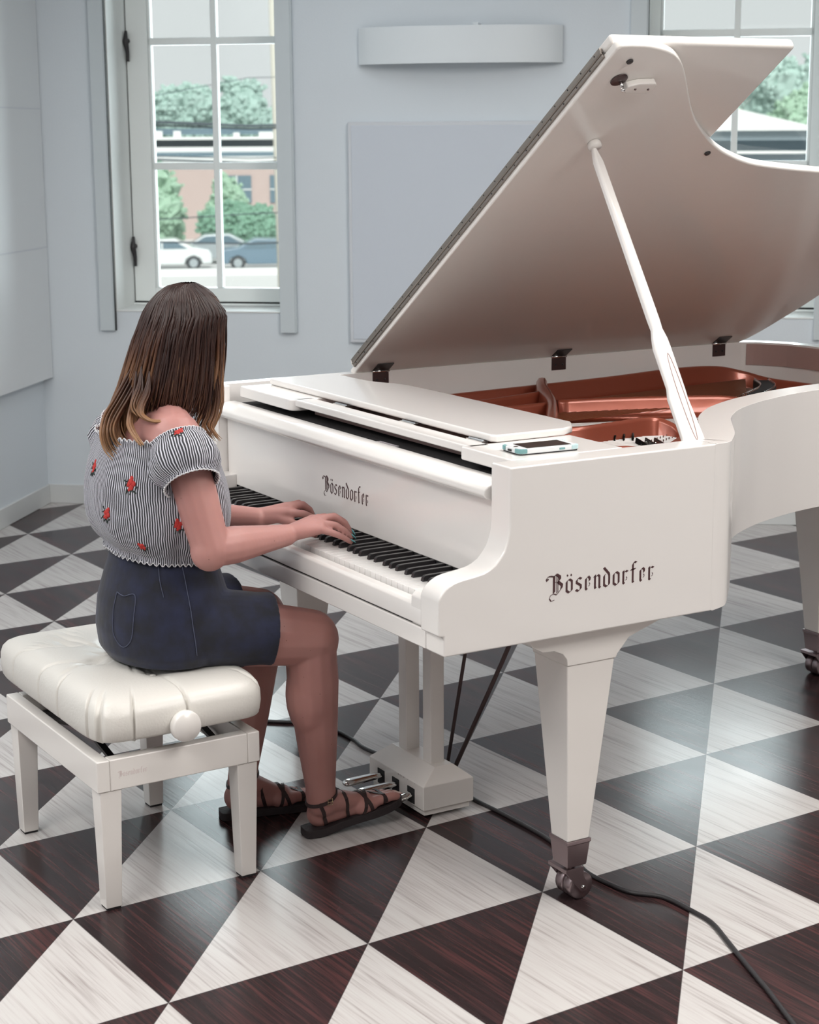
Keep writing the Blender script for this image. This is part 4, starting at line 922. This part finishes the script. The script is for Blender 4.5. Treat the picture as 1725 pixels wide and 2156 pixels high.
# legs and feet
for hip, kn, an, sgn in ((V((.020, -.31, .560)), V((.088, -.002, .512)), V((.052, .040, .085)), 1), (V((-.160, -.31, .560)), V((-.178, -.006, .505)), V((-.158, -.072, .085)), -1)):
    b.cap(hip, hip.lerp(kn, .5), .082, .079); b.cap(hip.lerp(kn, .5), kn, .080, .066); b.ball(kn+V((0, .008, -.008)), (.060, .062, .068))
    b.cap(kn, kn.lerp(an, .28), .061, .0615); b.ball(kn.lerp(an, .33)+V((0, -.008, 0)), (.058, .061, .110)); b.cap(kn.lerp(an, .28), kn.lerp(an, .60), .061, .050); b.cap(kn.lerp(an, .60), kn.lerp(an, .92), .050, .036); b.cap(kn.lerp(an, .9), an, .037, .037)
def foot(heel, toe, an, lift):
    d = (toe-heel); d.z = 0; d.normalize(); s_ = V((d.y, -d.x, 0)); L = (toe-heel).length
    f = lambda a, c, z: V((heel.x, heel.y, 0))+d*a+s_*c+V((0, 0, z+lift*max(0, (a-.03)/L)))
    b.ball(f(.036, 0, .052), (.029, .034, .036)); b.cap(an, f(.060, 0, .060), .036, .030); b.cap(f(.045, 0, .050), f(.150, .004, .040), .030, .028); b.cap(an+d*.012, f(.135, .006, .048), .032, .022)
    b.cap(f(.140, .020, .036), f(.165, .022, .034), .022, .018); b.cap(f(.130, -.018, .034), f(.155, -.022, .032), .020, .016)
    for k, (c, a, r_) in enumerate(((.026, .238, .0125), (.008, .240, .0095), (-.007, .232, .0090), (-.021, .222, .0085), (-.034, .208, .0080))):
        b.cap(f(.165-.012*k, c*.8, .036), f(a-.018, c, .036), r_*1.2, r_, 10); b.cap(f(a-.018, c, .036), f(a-.004, c, .031), r_, r_*.88, 10)
        nails.append((f(a-.004, c, .031), (d*.9+V((0, 0, -.35))).normalized(), r_*.8))
    return f
FR = foot(V((.038, .006, 0)), V((.040, .264, 0)), V((.054, .042, .085)), .042)
FL = foot(V((-.172, -.118, 0)), V((-.138, .120, 0)), V((-.158, -.072, .085)), 0.0)
BODY = remesh(b, 'body', SKIN, PX, .0032, 7)
BB = bvh_of(BODY)
for i, (p, d, r_) in enumerate(nails):
    if i in (4, 9): nn = V((0.2, 0, 1))
    else: nn = V((0, 0, 1))
    nn = (nn-d*nn.dot(d)).normalized(); h = BB.ray_cast(p+nn*.03, -nn); c = h[0] if h[0] else p+nn*r_
    rot = Matrix((d.cross(nn)*-1, d, nn)).transposed(); foot_nail = i >= 10
    MB().ball(c+d*.0030, (r_*.92, r_*1.25, .0020), 12, 6, rot=rot).build('toenail' if foot_nail else 'fingernail', NAILM if not foot_nail else mat('toenail', (.62, .40, .36), .3, bump=(5, .01)) if i == 10 else (NAILM if not foot_nail else bpy.data.materials['toenail']), PX, smooth=True)
for sx in (-1, 1):
    e = MB().ball(hd(sx*.027, .0765, -.004), (.0105, .008, .0065), 14, 8, rot=HR).build('eye', mat('eye_white_%s' % ('l' if sx < 0 else 'r'), (.7, .68, .66), .2, bump=(5, .01)), PX, smooth=True)
    MB().ball(hd(sx*.027, .0835, -.005), (.005, .0022, .005), 10, 6, rot=HR).build('iris', FELT, e, smooth=True)
    MB().tube([hd(sx*.014, .0795, .012), hd(sx*.027, .0785, .016), hd(sx*.038, .072, .012)], [.002, .0026, .001], 6).build('eyebrow', BARK, PX, smooth=True)
MB().ball(hd(0, .0925, -.055), (.018, .006, .0035), 14, 6, rot=HR).ball(hd(0, .0915, -.061), (.015, .006, .004), 14, 6, rot=HR).build('lips', mat('lips', (.50, .18, .17), .4, bump=(30, .02)), PX, smooth=True)

# shorts
b = MB()
def ring(cx_, cy_, z, ax_, by_, n=48, wob=0, ph=0, tx=0, ty=0):
    return [V((cx_+ax_*cos(2*pi*k/n)*(1+wob*sin(5*2*pi*k/n+ph)), cy_+by_*sin(2*pi*k/n)*(1+wob*sin(5*2*pi*k/n+ph)), z+tx*cos(2*pi*k/n)+ty*sin(2*pi*k/n))) for k in range(n)]
b.loft([ring(-.07, -.300, z, a_, b_) for z, a_, b_ in ((.775, .130, .104), (.74, .136, .110), (.70, .153, .122), (.68, .160, .129), (.62, .180, .146), (.56, .188, .152), (.51, .184, .146), (.485, .168, .128), (.478, .13, .09))])
for hip, kn in ((V((.022, -.29, .560)), V((.085, -.002, .530))), (V((-.162, -.29, .560)), V((-.178, -.006, .525)))):
    d = (kn-hip).normalized(); u_ = V((d.y, -d.x, 0)).normalized(); w_ = u_.cross(d); rg = []
    for t_, r_ in ((0, .090), (.05, .094), (.12, .092), (.17, .087), (.195, .0865), (.205, .087), (.2055, .084)):
        rg.append([hip+d*t_+(u_*cos(2*pi*k/36)*1.02+w_*sin(2*pi*k/36)*.98)*r_*(1+.012*sin(4*2*pi*k/36+t_*30)) for k in range(36)])
    b.loft(rg)
def fabric(name, col, col2, sc_, rough=.9):
    m = bpy.data.materials.new(name); m.use_nodes = True; nt = m.node_tree; q = nt.nodes['Principled BSDF']; tc = nt.nodes.new('ShaderNodeTexCoord')
    n_ = nd(nt, 'ShaderNodeTexNoise'); n_.inputs['Scale'].default_value = sc_; n_.inputs['Detail'].default_value = 6; nt.links.new(tc.outputs['Object'], n_.inputs[0])
    nt.links.new(ramp(nt, n_.outputs[0], [(.35, col), (.68, col2)]), q.inputs['Base Color']); q.inputs['Roughness'].default_value = rough; q.inputs['Sheen Weight'].default_value = .15
    bp = nt.nodes.new('ShaderNodeBump'); bp.inputs['Strength'].default_value = .25; bp.inputs['Distance'].default_value = .004
    n3 = nd(nt, 'ShaderNodeTexNoise'); n3.inputs['Scale'].default_value = 500; nt.links.new(tc.outputs['Object'], n3.inputs[0]); nt.links.new(mth(nt, 'ADD', mth(nt, 'MULTIPLY', n_.outputs[0], 1.5), mth(nt, 'MULTIPLY', n3.outputs[0], .15)), bp.inputs['Height']); nt.links.new(bp.outputs[0], q.inputs['Normal']); return m
DENIM = fabric('dark_navy_denim', (.008, .009, .016), (.013, .017, .046), 22)
SHORTS = remesh(b, 'shorts', DENIM, PX, .0042, 5)
SBV = bvh_of(SHORTS)
STITCH = mat('denim_stitching', (.07, .08, .13), .8, bump=(200, .1))
def project(bv, p, ctr, off):
    p = V(p); d = (V(ctr)-p).normalized(); h = bv.ray_cast(p, d)
    return (h[0]+h[1]*off*(1 if h[1].dot(d) < 0 else -1), h[1]*(1 if h[1].dot(d) < 0 else -1)) if h[0] else (p+d*.3, -d)
def seam(pts, r=.0011):
    P = [project(SBV, p, (-.07+(0 if True else 0), -.30, p[2]), .0012)[0] for p in spline(pts, 6)]
    MB().tube(P, r, 5).build('stitching', STITCH, SHORTS, smooth=True)
seam([(.10, -.75, .655), (.17, -.70, .650), (.25, -.64, .655), (.25, -.64, .60), (.24, -.66, .555), (.17, -.70, .535), (.10, -.74, .56), (.09, -.75, .61), (.10, -.75, .655)])
seam([(.5, -.36, .76), (.5, -.34, .70), (.5, -.33, .64), (.5, -.32, .58), (.5, -.30, .52)]); seam([(.35, -.50, .77), (.36, -.50, .70), (.38, -.48, .655)])
seam([(-.5, -.7, .742), (-.2, -.8, .742), (.15, -.75, .742), (.4, -.5, .742), (.5, -.25, .742)])

# striped blouse
def stripe_mat(nst):
    m = bpy.data.materials.new('navy_white_stripes'); m.use_nodes = True; nt = m.node_tree; q = nt.nodes['Principled BSDF']
    uv = nt.nodes.new('ShaderNodeUVMap'); sp = nt.nodes.new('ShaderNodeSeparateXYZ'); nt.links.new(uv.outputs[0], sp.inputs[0])
    tc = nt.nodes.new('ShaderNodeTexCoord'); n_ = nd(nt, 'ShaderNodeTexNoise'); n_.inputs['Scale'].default_value = 16; n_.inputs['Detail'].default_value = 2; nt.links.new(tc.outputs['Object'], n_.inputs[0])
    wv = mth(nt, 'ADD', mth(nt, 'MULTIPLY', sp.outputs[0], nst), mth(nt, 'MULTIPLY', n_.outputs[0], 2.6))
    f_ = mth(nt, 'FRACT', wv); st = mth(nt, 'GREATER_THAN', f_, .42)
    nt.links.new(mixc(nt, st, (.60, .60, .665), (.028, .028, .036)), q.inputs['Base Color']); q.inputs['Roughness'].default_value = .85; q.inputs['Sheen Weight'].default_value = .1
    bp = nt.nodes.new('ShaderNodeBump'); bp.inputs['Strength'].default_value = .35; bp.inputs['Distance'].default_value = .004; nt.links.new(n_.outputs[0], bp.inputs['Height']); nt.links.new(bp.outputs[0], q.inputs['Normal']); return m
STRIPE = stripe_mat(1.0)
WEDGE = mat('white_cotton_edge', (.70, .70, .72), .85, bump=(150, .2))
def cloth(name, rings, ustr, parent, m, thick=.0016):
    n = len(rings[0]); wl = wloc(parent); vs = [p-wl for r in rings for p in r]; fs = []; uvs = []
    for i in range(len(rings)-1):
        for k in range(n):
            a = i*n+k; b_ = i*n+(k+1) % n; fs.append((a, b_, b_+n, a+n)); uvs.append([(k/n*ustr, i), ((k+1)/n*ustr, i), ((k+1)/n*ustr, i+1), (k/n*ustr, i+1)])
    me = bpy.data.meshes.new(name); me.from_pydata(vs, [], fs); l = me.uv_layers.new(name='UVMap'); j = 0
    for p, u_ in zip(me.polygons, uvs):
        p.use_smooth = True
        for q in range(4): l.data[j].uv = u_[q]; j += 1
    me.materials.append(m); o = bpy.data.objects.new(name, me); COL.objects.link(o); o.parent = parent
    so_ = o.modifiers.new('s', 'SOLIDIFY'); so_.thickness = thick; so_.offset = 1; return o
NB = 280
def bl_ring(z, ax_, by_, cyy, fold, ph, ruf=0):
    out = []
    for k in range(NB):
        a = 2*pi*k/NB; e = 2.3; c_, s_ = cos(a), sin(a); r_ = (abs(c_)**e+abs(s_)**e)**(-1/e)
        f_ = 1+fold*(.55*sin(9*a+ph)+.30*sin(17*a+1.7*ph+1)+.25*sin(5*a-ph))+ruf*sin(52*a)
        out.append(V((-.07+ax_*r_*c_*f_, cyy+by_*r_*s_*f_, z+.006*sin(3*a+ph)*fold*10+ruf*.35*cos(61*a)-.013*(c_*.507+s_*.862)*max(0, min(1, (.84-z)/.10)))))
    return out
prof = [(.727, .150, .124, -.298, .008, 0, .010), (.733, .147, .121, -.298, .010, 0, .005), (.740, .147, .121, -.298, .014, 0, .003), (.748, .152, .126, -.299, .020, .1, 0), (.758, .160, .134, -.300, .028, .2, 0), (.772, .169, .142, -.301, .030, .3, 0), (.790, .177, .148, -.302, .028, .5, 0), (.812, .183, .152, -.303, .024, .8, 0),
        (.84, .186, .153, -.304, .022, 1.1, 0), (.87, .186, .151, -.306, .020, 1.3, 0), (.90, .183, .146, -.308, .020, 1.5, 0), (.93, .179, .137, -.310, .020, 1.7, 0), (.955, .173, .127, -.312, .022, 1.9, 0), (.975, .167, .117, -.314, .020, 2.1, 0), (.990, .162, .109, -.316, .014, 2.3, .003), (.998, .161, .108, -.316, .008, 2.4, .006), (1.005, .164, .110, -.316, .006, 2.4, .010)]
BL = cloth('blouse', [bl_ring(*p) for p in prof], 190, PX, STRIPE)
def sleeve(sgn):
    A = V((-.07+sgn*.152, -.312, .992)); Bp = V((-.07+sgn*.208, -.312, .925)); rg = []
    d = (Bp-A).normalized(); u_ = V((0, 1, 0)); w_ = d.cross(u_).normalized(); u_ = w_.cross(d)
    for t_, r_, fo, ru in ((-.12, .064, .010, .016), (-.04, .061, .010, .008), (.0, .064, .03, 0), (.15, .071, .045, 0), (.35, .077, .05, 0), (.6, .078, .055, 0), (.8, .073, .05, 0), (.93, .064, .03, 0), (.99, .057, .012, .006), (1.05, .058, .01, .015), (1.12, .062, .01, .025)):
        c = A.lerp(Bp, t_); q = []
        for k in range(200):
            a = 2*pi*k/200; f_ = 1+fo*(.6*sin(7*a+3*t_)+.4*sin(15*a-2*t_))+ru*sin(40*a); q.append(c+(u_*cos(a)*1.0+w_*sin(a)*1.0)*r_*f_)
        rg.append(q)
    o = cloth('sleeve', rg, 78, BL, STRIPE); return o
SLR = sleeve(1); SLL = sleeve(-1)
def edge(rings_pts, parent, r=.0016): MB().tube(rings_pts+[rings_pts[0]], r, 5, cap=False).build('ruffle_edge', WEDGE, parent, smooth=True)
edge(bl_ring(*prof[0]), BL); edge(bl_ring(*prof[-1]), BL)
for s_ in (SLR, SLL):
    wl = wloc(s_); vs = [v.co+wl for v in s_.data.vertices]; edge(vs[-200:], s_); edge(vs[:200], s_)
# embroidered red flowers with dark leaves
ROSE = mat('red_embroidery', (.50, .035, .03), .8, bump=(300, .4)); LEAFE = mat('dark_green_embroidery', (.02, .035, .03), .8, bump=(300, .4))
CAMP = V((3.67, -1.84, 1.657))
def flower(bv, aim, parent, sc_=1.0, rot=0):
    d = (V(aim)-CAMP).normalized(); h = bv.ray_cast(CAMP, d)
    if not h[0]: return
    n_ = h[1] if h[1].dot(d) < 0 else -h[1]; c = h[0]; x = V((0, 0, 1)).cross(n_).normalized(); y = n_.cross(x)
    q = lambda a, e: c+(x*(a*cos(rot)-e*sin(rot))+y*(a*sin(rot)+e*cos(rot)))*sc_+n_*.0018
    R_ = Matrix((x, y, n_)).transposed(); b = MB()
    for a, e, r_ in ((0, .006, .0068), (-.006, .0, .0055), (.006, .001, .0058), (0, -.007, .0060), (.002, .013, .0045), (-.005, -.011, .0035)): b.ball(q(a, e), (r_*sc_, r_*1.1*sc_, .0018), 10, 5, rot=R_)
    fo = b.build('embroidered_flower', ROSE, parent, smooth=True); b = MB()
    for a0, e0, a1, e1 in ((0, -.012, -.004, -.022), (-.008, .004, -.016, -.004), (.004, -.014, .012, -.019), (-.009, -.010, -.014, -.020), (-.011, .006, -.018, .010), (.010, -.010, .015, -.005)): b.tube([q(a0, e0), q(a1, e1)], [.0020*sc_, .0011*sc_], 6)
    # leaves belong to the flower on the thing > part > sub-part ladder only when the parent is the blouse
    b.build('embroidered_leaf', LEAFE, fo if parent == BL else parent, smooth=True)
BBV = bvh_of(BL); SBV2 = bvh_of(SLR)
for aim, sc_, rt_ in (((.05, -.4962, .9583), 1.0, .2), ((.05, -.4139, .9111), 1.05, .1), ((.05, -.4726, .8518), 1.0, -.4), ((.05, -.3074, .8082), .9, .3), ((.05, -.3939, .7699), .7, 1.0), ((-.05, -.56, .89), .9, .5)):
    flower(BBV, aim, BL, sc_, rt_)
flower(SBV2, (.05, -.2978, 1.0166), SLR, .9, .1)

# hair: a scalp shell and many locks that follow it down
ES = V((.507, .862, 0)); ET = V((-.862, .507, 0)); HO = V((-.07, -.30, 0))
def hp(s, t_, z): return HO+ES*s+ET*t_+V((0, 0, z))
HL = [(1.338, .070, .094), (1.330, .034, .104), (1.312, .010, .130), (1.285, -.013, .155), (1.268, -.022, .166), (1.248, -.030, .162), (1.211, -.046, .160), (1.173, -.058, .158), (1.131, -.073, .155), (1.093, -.088, .153), (1.055, -.106, .150), (1.012, -.116, .142), (.973, -.112, .134), (.950, -.104, .120), (.93, -.095, .11)]
def hlr(z):
    if z >= HL[0][0]: return HL[0][1:]
    for (z0, l0, r0), (z1, l1, r1) in zip(HL, HL[1:]):
        if z1 <= z <= z0: u_ = (z0-z)/(z0-z1); return lerp(l0, l1, u_), lerp(r0, r1, u_)
    return HL[-1][1:]
def hw(z):                                            # half depth of the hair mass
    for (z0, w0), (z1, w1) in zip(((1.34, .018), (1.325, .045), (1.30, .068), (1.26, .084), (1.20, .092), (1.12, .092), (1.05, .088), (.93, .075)), ((1.325, .045), (1.30, .068), (1.26, .084), (1.20, .092), (1.12, .092), (1.05, .088), (.93, .075), (.80, .07))):
        if z1 <= z <= z0: return lerp(w1, w0, (z-z1)/(z0-z1))
    return .018
def hpt(phi, z, k=1.0):
    l_, r_ = hlr(z); sc_ = (l_+r_)/2; a = (r_-l_)/2; return hp(sc_+a*k*cos(phi), hw(z)*k*sin(phi), z)
HAIRM = bpy.data.materials.new('brown_hair'); HAIRM.use_nodes = True; nt = HAIRM.node_tree; q = nt.nodes['Principled BSDF']
uv = nt.nodes.new('ShaderNodeUVMap'); sp = nt.nodes.new('ShaderNodeSeparateXYZ'); nt.links.new(uv.outputs[0], sp.inputs[0])
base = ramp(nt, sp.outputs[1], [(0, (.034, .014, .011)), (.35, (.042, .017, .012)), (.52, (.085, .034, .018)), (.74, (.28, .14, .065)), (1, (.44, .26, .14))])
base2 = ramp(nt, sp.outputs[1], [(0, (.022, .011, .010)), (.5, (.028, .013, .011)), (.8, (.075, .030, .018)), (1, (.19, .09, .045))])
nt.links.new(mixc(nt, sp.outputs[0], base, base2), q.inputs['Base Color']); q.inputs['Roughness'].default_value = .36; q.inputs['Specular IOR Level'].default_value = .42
HV, HF, HU = [], [], []
hwl = wloc(PX)
def lock(pts, r, hue, v0=0, v1=1, n=5):
    pts = [V(p) for p in pts]; N = len(pts); base = len(HV); prev = None
    for i, p in enumerate(pts):
        t_ = (pts[min(i+1, N-1)]-pts[max(i-1, 0)]).normalized()
        a = (prev-t_*prev.dot(t_)).normalized() if prev is not None else t_.orthogonal().normalized(); prev = a; c = t_.cross(a)
        u_ = i/(N-1); rr_ = r*(.55+.45*min(1, u_*5))*(1-.80*max(0, (u_-.62)/.38)**1.6)
        for k in range(n): HV.append(p+(a*cos(2*pi*k/n)+c*sin(2*pi*k/n))*rr_-hwl)
    for i in range(N-1):
        for k in range(n):
            A_, B_ = base+i*n+k, base+i*n+(k+1) % n; HF.append((A_, B_, B_+n, A_+n)); va, vb = lerp(v0, v1, i/(N-1)), lerp(v0, v1, (i+1)/(N-1)); HU.append([(hue, va), (hue, va), (hue, vb), (hue, vb)])
rh = random.Random(3)
FACE = 0.53                                           # the direction the face looks, in hair angle
def zend(phi):
    # phi: 0 = image right (front of the head), -pi/2 = towards the viewer, pi = back of the head
    d = (phi+pi) % (2*pi)-pi
    if abs(d) > 2.3: return .985
    if -2.3 <= d < -1.75: return lerp(1.0, 1.075, (d+2.3)/.55)
    if -1.75 <= d < -.95: return 1.062
    if -.95 <= d < .1: return lerp(1.055, 1.015, (d+.95)/1.05)
    return 1.03
cnt = 0
for i in range(2300):
    phi = rh.uniform(-pi, pi); d = (phi-FACE+pi) % (2*pi)-pi
    front = abs(d) < .66
    lay = rh.choice((.99, .97, .94, .90, .84)) if i % 6 else .78
    ze = zend(phi)+rh.gauss(0, .018)+(.03 if lay < .9 else 0)
    dd = (phi+pi) % (2*pi)-pi
    if dd > 2.3 or dd < -2.3: ze += rh.choice((0, 0, 0, -.03, .02, .06))
    if front: ze = 1.292+.030*(1-abs(d)/.66)*0+rh.uniform(-.004, .006); lay = rh.choice((1.0, .97, .94))
    pts = []; N = 15; ph2 = phi+rh.gauss(0, .10); top_ = phi*.55+.1*0+rh.gauss(0, .05)
    zt = 1.336-rh.random()*.010; wig = rh.uniform(0, 6.28); wa = rh.uniform(.001, .0045)
    for j in range(N+1):
        u_ = j/N; z = zt-(zt-ze)*(u_**1.35 if u_ < .5 else lerp(.5**1.35, 1, (u_-.5)/.5)); w_ = min(1, u_*3.0)
        pn = phi+(ph2-phi)*u_; p = hpt(pn, z, lay)
        p += ES*wa*sin(u_*7+wig)*w_+ET*wa*cos(u_*6+wig*2)*w_
        if u_ > .86 and abs(dd) > 2.0: p += ES*(.010*(u_-.86)/.14)
        if u_ > .84 and -1.0 < dd < .4: p += ES*(-.012*((u_-.84)/.16)**2)
        pts.append(p)
    lock(pts, rh.uniform(.0016, .0036), rh.random()**1.2, 0, .55+.45*min(1, max(0, (1.30-ze)/.30)) if abs(dd) > 1.9 or dd > -.45 else .55); cnt += 1
# loose curls over the shoulder and hanging down the back
def curl(P, r, hue, n=3, sp_=.004):
    for k in range(n):
        o = V((rh.gauss(0, sp_), rh.gauss(0, sp_), rh.gauss(0, sp_*.5))); lock([p+o*min(1, i/6) for i, p in enumerate(spline([hp(*p) for p in P], 5))], r*rh.uniform(.7, 1.1), hue+rh.uniform(-.1, .1), .35, 1)
curl([(.000, -.085, 1.150), (-.004, -.098, 1.110), (-.016, -.120, 1.080), (-.014, -.135, 1.062), (.010, -.150, 1.050), (.045, -.150, 1.049)], .0030, .3, 12, .003)
curl([(-.030, -.082, 1.150), (-.033, -.095, 1.100), (-.040, -.118, 1.062), (-.040, -.140, 1.040), (-.028, -.158, 1.020), (-.012, -.168, 1.000)], .0032, .2, 16, .003)
curl([(-.018, -.080, 1.160), (-.020, -.095, 1.115), (-.030, -.115, 1.085), (-.028, -.120, 1.070), (-.018, -.125, 1.058)], .0032, .5, 10, .004)
for k in range(70):
    u_ = rh.random(); s0_ = lerp(-.092, -.052, u_); t0_ = rh.uniform(-.085, .03)
    curl([(s0_+.060, t0_*.45, 1.185), (s0_+.036, t0_*.7, 1.140), (s0_+.008, t0_, 1.09), (s0_-.016, t0_-.012, 1.05), (s0_-.022, t0_-.03, 1.01+.02*u_), (s0_-.014, t0_-.035, .975+.03*u_), (s0_+.004, t0_-.04, .950+.045*u_)], .0030, rh.random()*.6, 2, .003)
for k in range(26):
    s0_ = rh.uniform(.095, .130)
    curl([(s0_+.012, -.040, 1.16), (s0_+.018, -.045, 1.10), (s0_+.012, -.052, 1.05), (s0_+.002, -.058, 1.025), (s0_+.010, -.060, rh.uniform(1.0, 1.012)), (s0_+.022, -.058, rh.uniform(.985, 1.0))], .0022, rh.random()*.7, 1, .003)
for k in range(40):                                   # flyaway hairs
    phi = rh.uniform(-pi, pi); z0_ = rh.uniform(1.08, 1.25)
    if abs((phi-FACE+pi) % (2*pi)-pi) < .6: continue
    lock([hpt(phi, z0_-.012*j, 1.0+.012*j*rh.random()) for j in range(8)], .0005, .2, .6, 1, 3)
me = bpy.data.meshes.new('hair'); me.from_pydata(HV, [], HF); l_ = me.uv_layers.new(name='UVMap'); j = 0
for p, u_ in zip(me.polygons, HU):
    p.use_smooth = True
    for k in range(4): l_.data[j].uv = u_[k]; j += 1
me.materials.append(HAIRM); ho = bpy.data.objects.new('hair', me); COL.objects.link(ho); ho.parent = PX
# scalp shell under the locks (dark roots), open at the face
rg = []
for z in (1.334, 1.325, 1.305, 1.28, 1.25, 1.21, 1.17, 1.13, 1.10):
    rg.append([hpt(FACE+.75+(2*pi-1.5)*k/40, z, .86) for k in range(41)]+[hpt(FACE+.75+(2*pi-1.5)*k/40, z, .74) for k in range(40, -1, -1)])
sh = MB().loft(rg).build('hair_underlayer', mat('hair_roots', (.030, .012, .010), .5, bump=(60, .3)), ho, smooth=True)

# sandals
LEATHERB = mat('dark_brown_leather', (.040, .022, .022), .5, bump=(150, .15)); SOLEM = mat('sandal_sole', (.030, .022, .024), .7, bump=(100, .2)); GOLD = mat('pale_gold_buckle', (.75, .62, .42), .25, metal=1, bump=(20, .02))
def sandal(f, an, lift_l, nm):
    out = [(-.006, -.022), (-.010, 0), (-.006, .024), (.03, .031), (.08, .030), (.13, .035), (.175, .043), (.215, .041), (.245, .028), (.258, .010), (.254, -.012), (.236, -.034), (.20, -.046), (.16, -.042), (.10, -.031), (.04, -.030)]
    P = [(p.x, p.y) for p in spline([(a, c, 0) for a, c in out+[out[0]]], 4)][:-1]
    g = lambda a, c, z: V((*f(a, c, 0)[:2], z+lift_l*max(0, (a-.03)/.25)))
    b = MB(); b.loft([[g(a, c, z) for a, c in P] for z in (.0015, .004, .019, .021)])
    so_ = b.build('sandal', SOLEM, PX, bevel=.001)
    def strap(a0, a1, z0, z1, tilt=0, wd=.008, lo_=-100, hi=100, nm_='strap', n=18):
        # band over the foot: rays from outside towards the axis of the foot
        pts, nr = [], []
        for k in range(n+1):
            an_ = radians(lerp(lo_, hi, k/n)); a = lerp(a0, a1, k/n); cz = lerp(z0, z1, k/n) if nm_ == 'ankle_strap' else .022
            ctr = g(a, 0, cz); o = (g(a, 1, 0)-g(a, 0, 0))*sin(an_)+V((0, 0, 1))*cos(an_)
            h = BB.ray_cast(ctr+o*.10, -o)
            if h[0] and (h[0]-ctr).length < .075: pts.append(h[0]+o*.0008); nr.append(o)
        if len(pts) > 3: return MB().band(pts, nr, wd, .0022).build(nm_, LEATHERB, so_)
    strap(.205, .195, 0, 0, wd=.007); strap(.175, .205, 0, 0, wd=.007); strap(.175, .135, 0, 0, wd=.008); strap(.110, .165, 0, 0, wd=.009); strap(.060, .105, 0, 0, wd=.009)
    # ankle strap: a loop round the ankle
    pts, nr = [], []; c0_ = V((an.x, an.y, .098))
    for k in range(33):
        a = 2*pi*k/32; fx = (g(1, 0, 0)-g(0, 0, 0)); fx.z = 0; fx.normalize(); sx_ = V((fx.y, -fx.x, 0)); o = fx*cos(a)+sx_*sin(a); c = c0_+V((0, 0, .014*cos(a)))
        h = BB.ray_cast(c+o*.12, -o)
        if h[0]: pts.append(h[0]+o*.001); nr.append(o)
    MB().band(pts, nr, .0085, .0024).build('ankle_strap', LEATHERB, so_)
    for sg in (1, -1):                                # heel straps from the sole up to the ankle
        p2, n2_ = [], []
        for k in range(9):
            u_ = k/8; a = lerp(.045, .012, u_); z = lerp(.022, .094, u_); o = (g(a, sg, 0)-g(a, 0, 0)).normalized(); c = g(a, 0, z); c.z = z
            h = BB.ray_cast(c+o*.10, -o)
            if h[0] and (h[0]-c).length < .06: p2.append(h[0]+o*.001); n2_.append(o)
        if len(p2) > 3: MB().band(p2, n2_, .009, .0022).build('strap', LEATHERB, so_)
    k = min(range(len(pts)), key=lambda i: (pts[i]-V((pts[i].x if False else an.x+.04, an.y-.004, .1))).length); c = pts[k]; o = nr[k]; t_ = V((0, 0, 1)).cross(o).normalized(); w_ = o.cross(t_)
    q = [c+o*.004+t_*a+w_*e for a, e in ((-.006, -.007), (.006, -.007), (.006, .007), (-.006, .007), (-.006, -.007))]
    MB().tube(q, .0011, 6).tube([c+o*.0045-t_*.006, c+o*.0045+t_*.006], .0009, 6).build('buckle', GOLD, so_)
    return so_
sandal(FR, V((.054, .042, 0)), .042, 'r'); sandal(FL, V((-.158, -.072, 0)), 0, 'l')
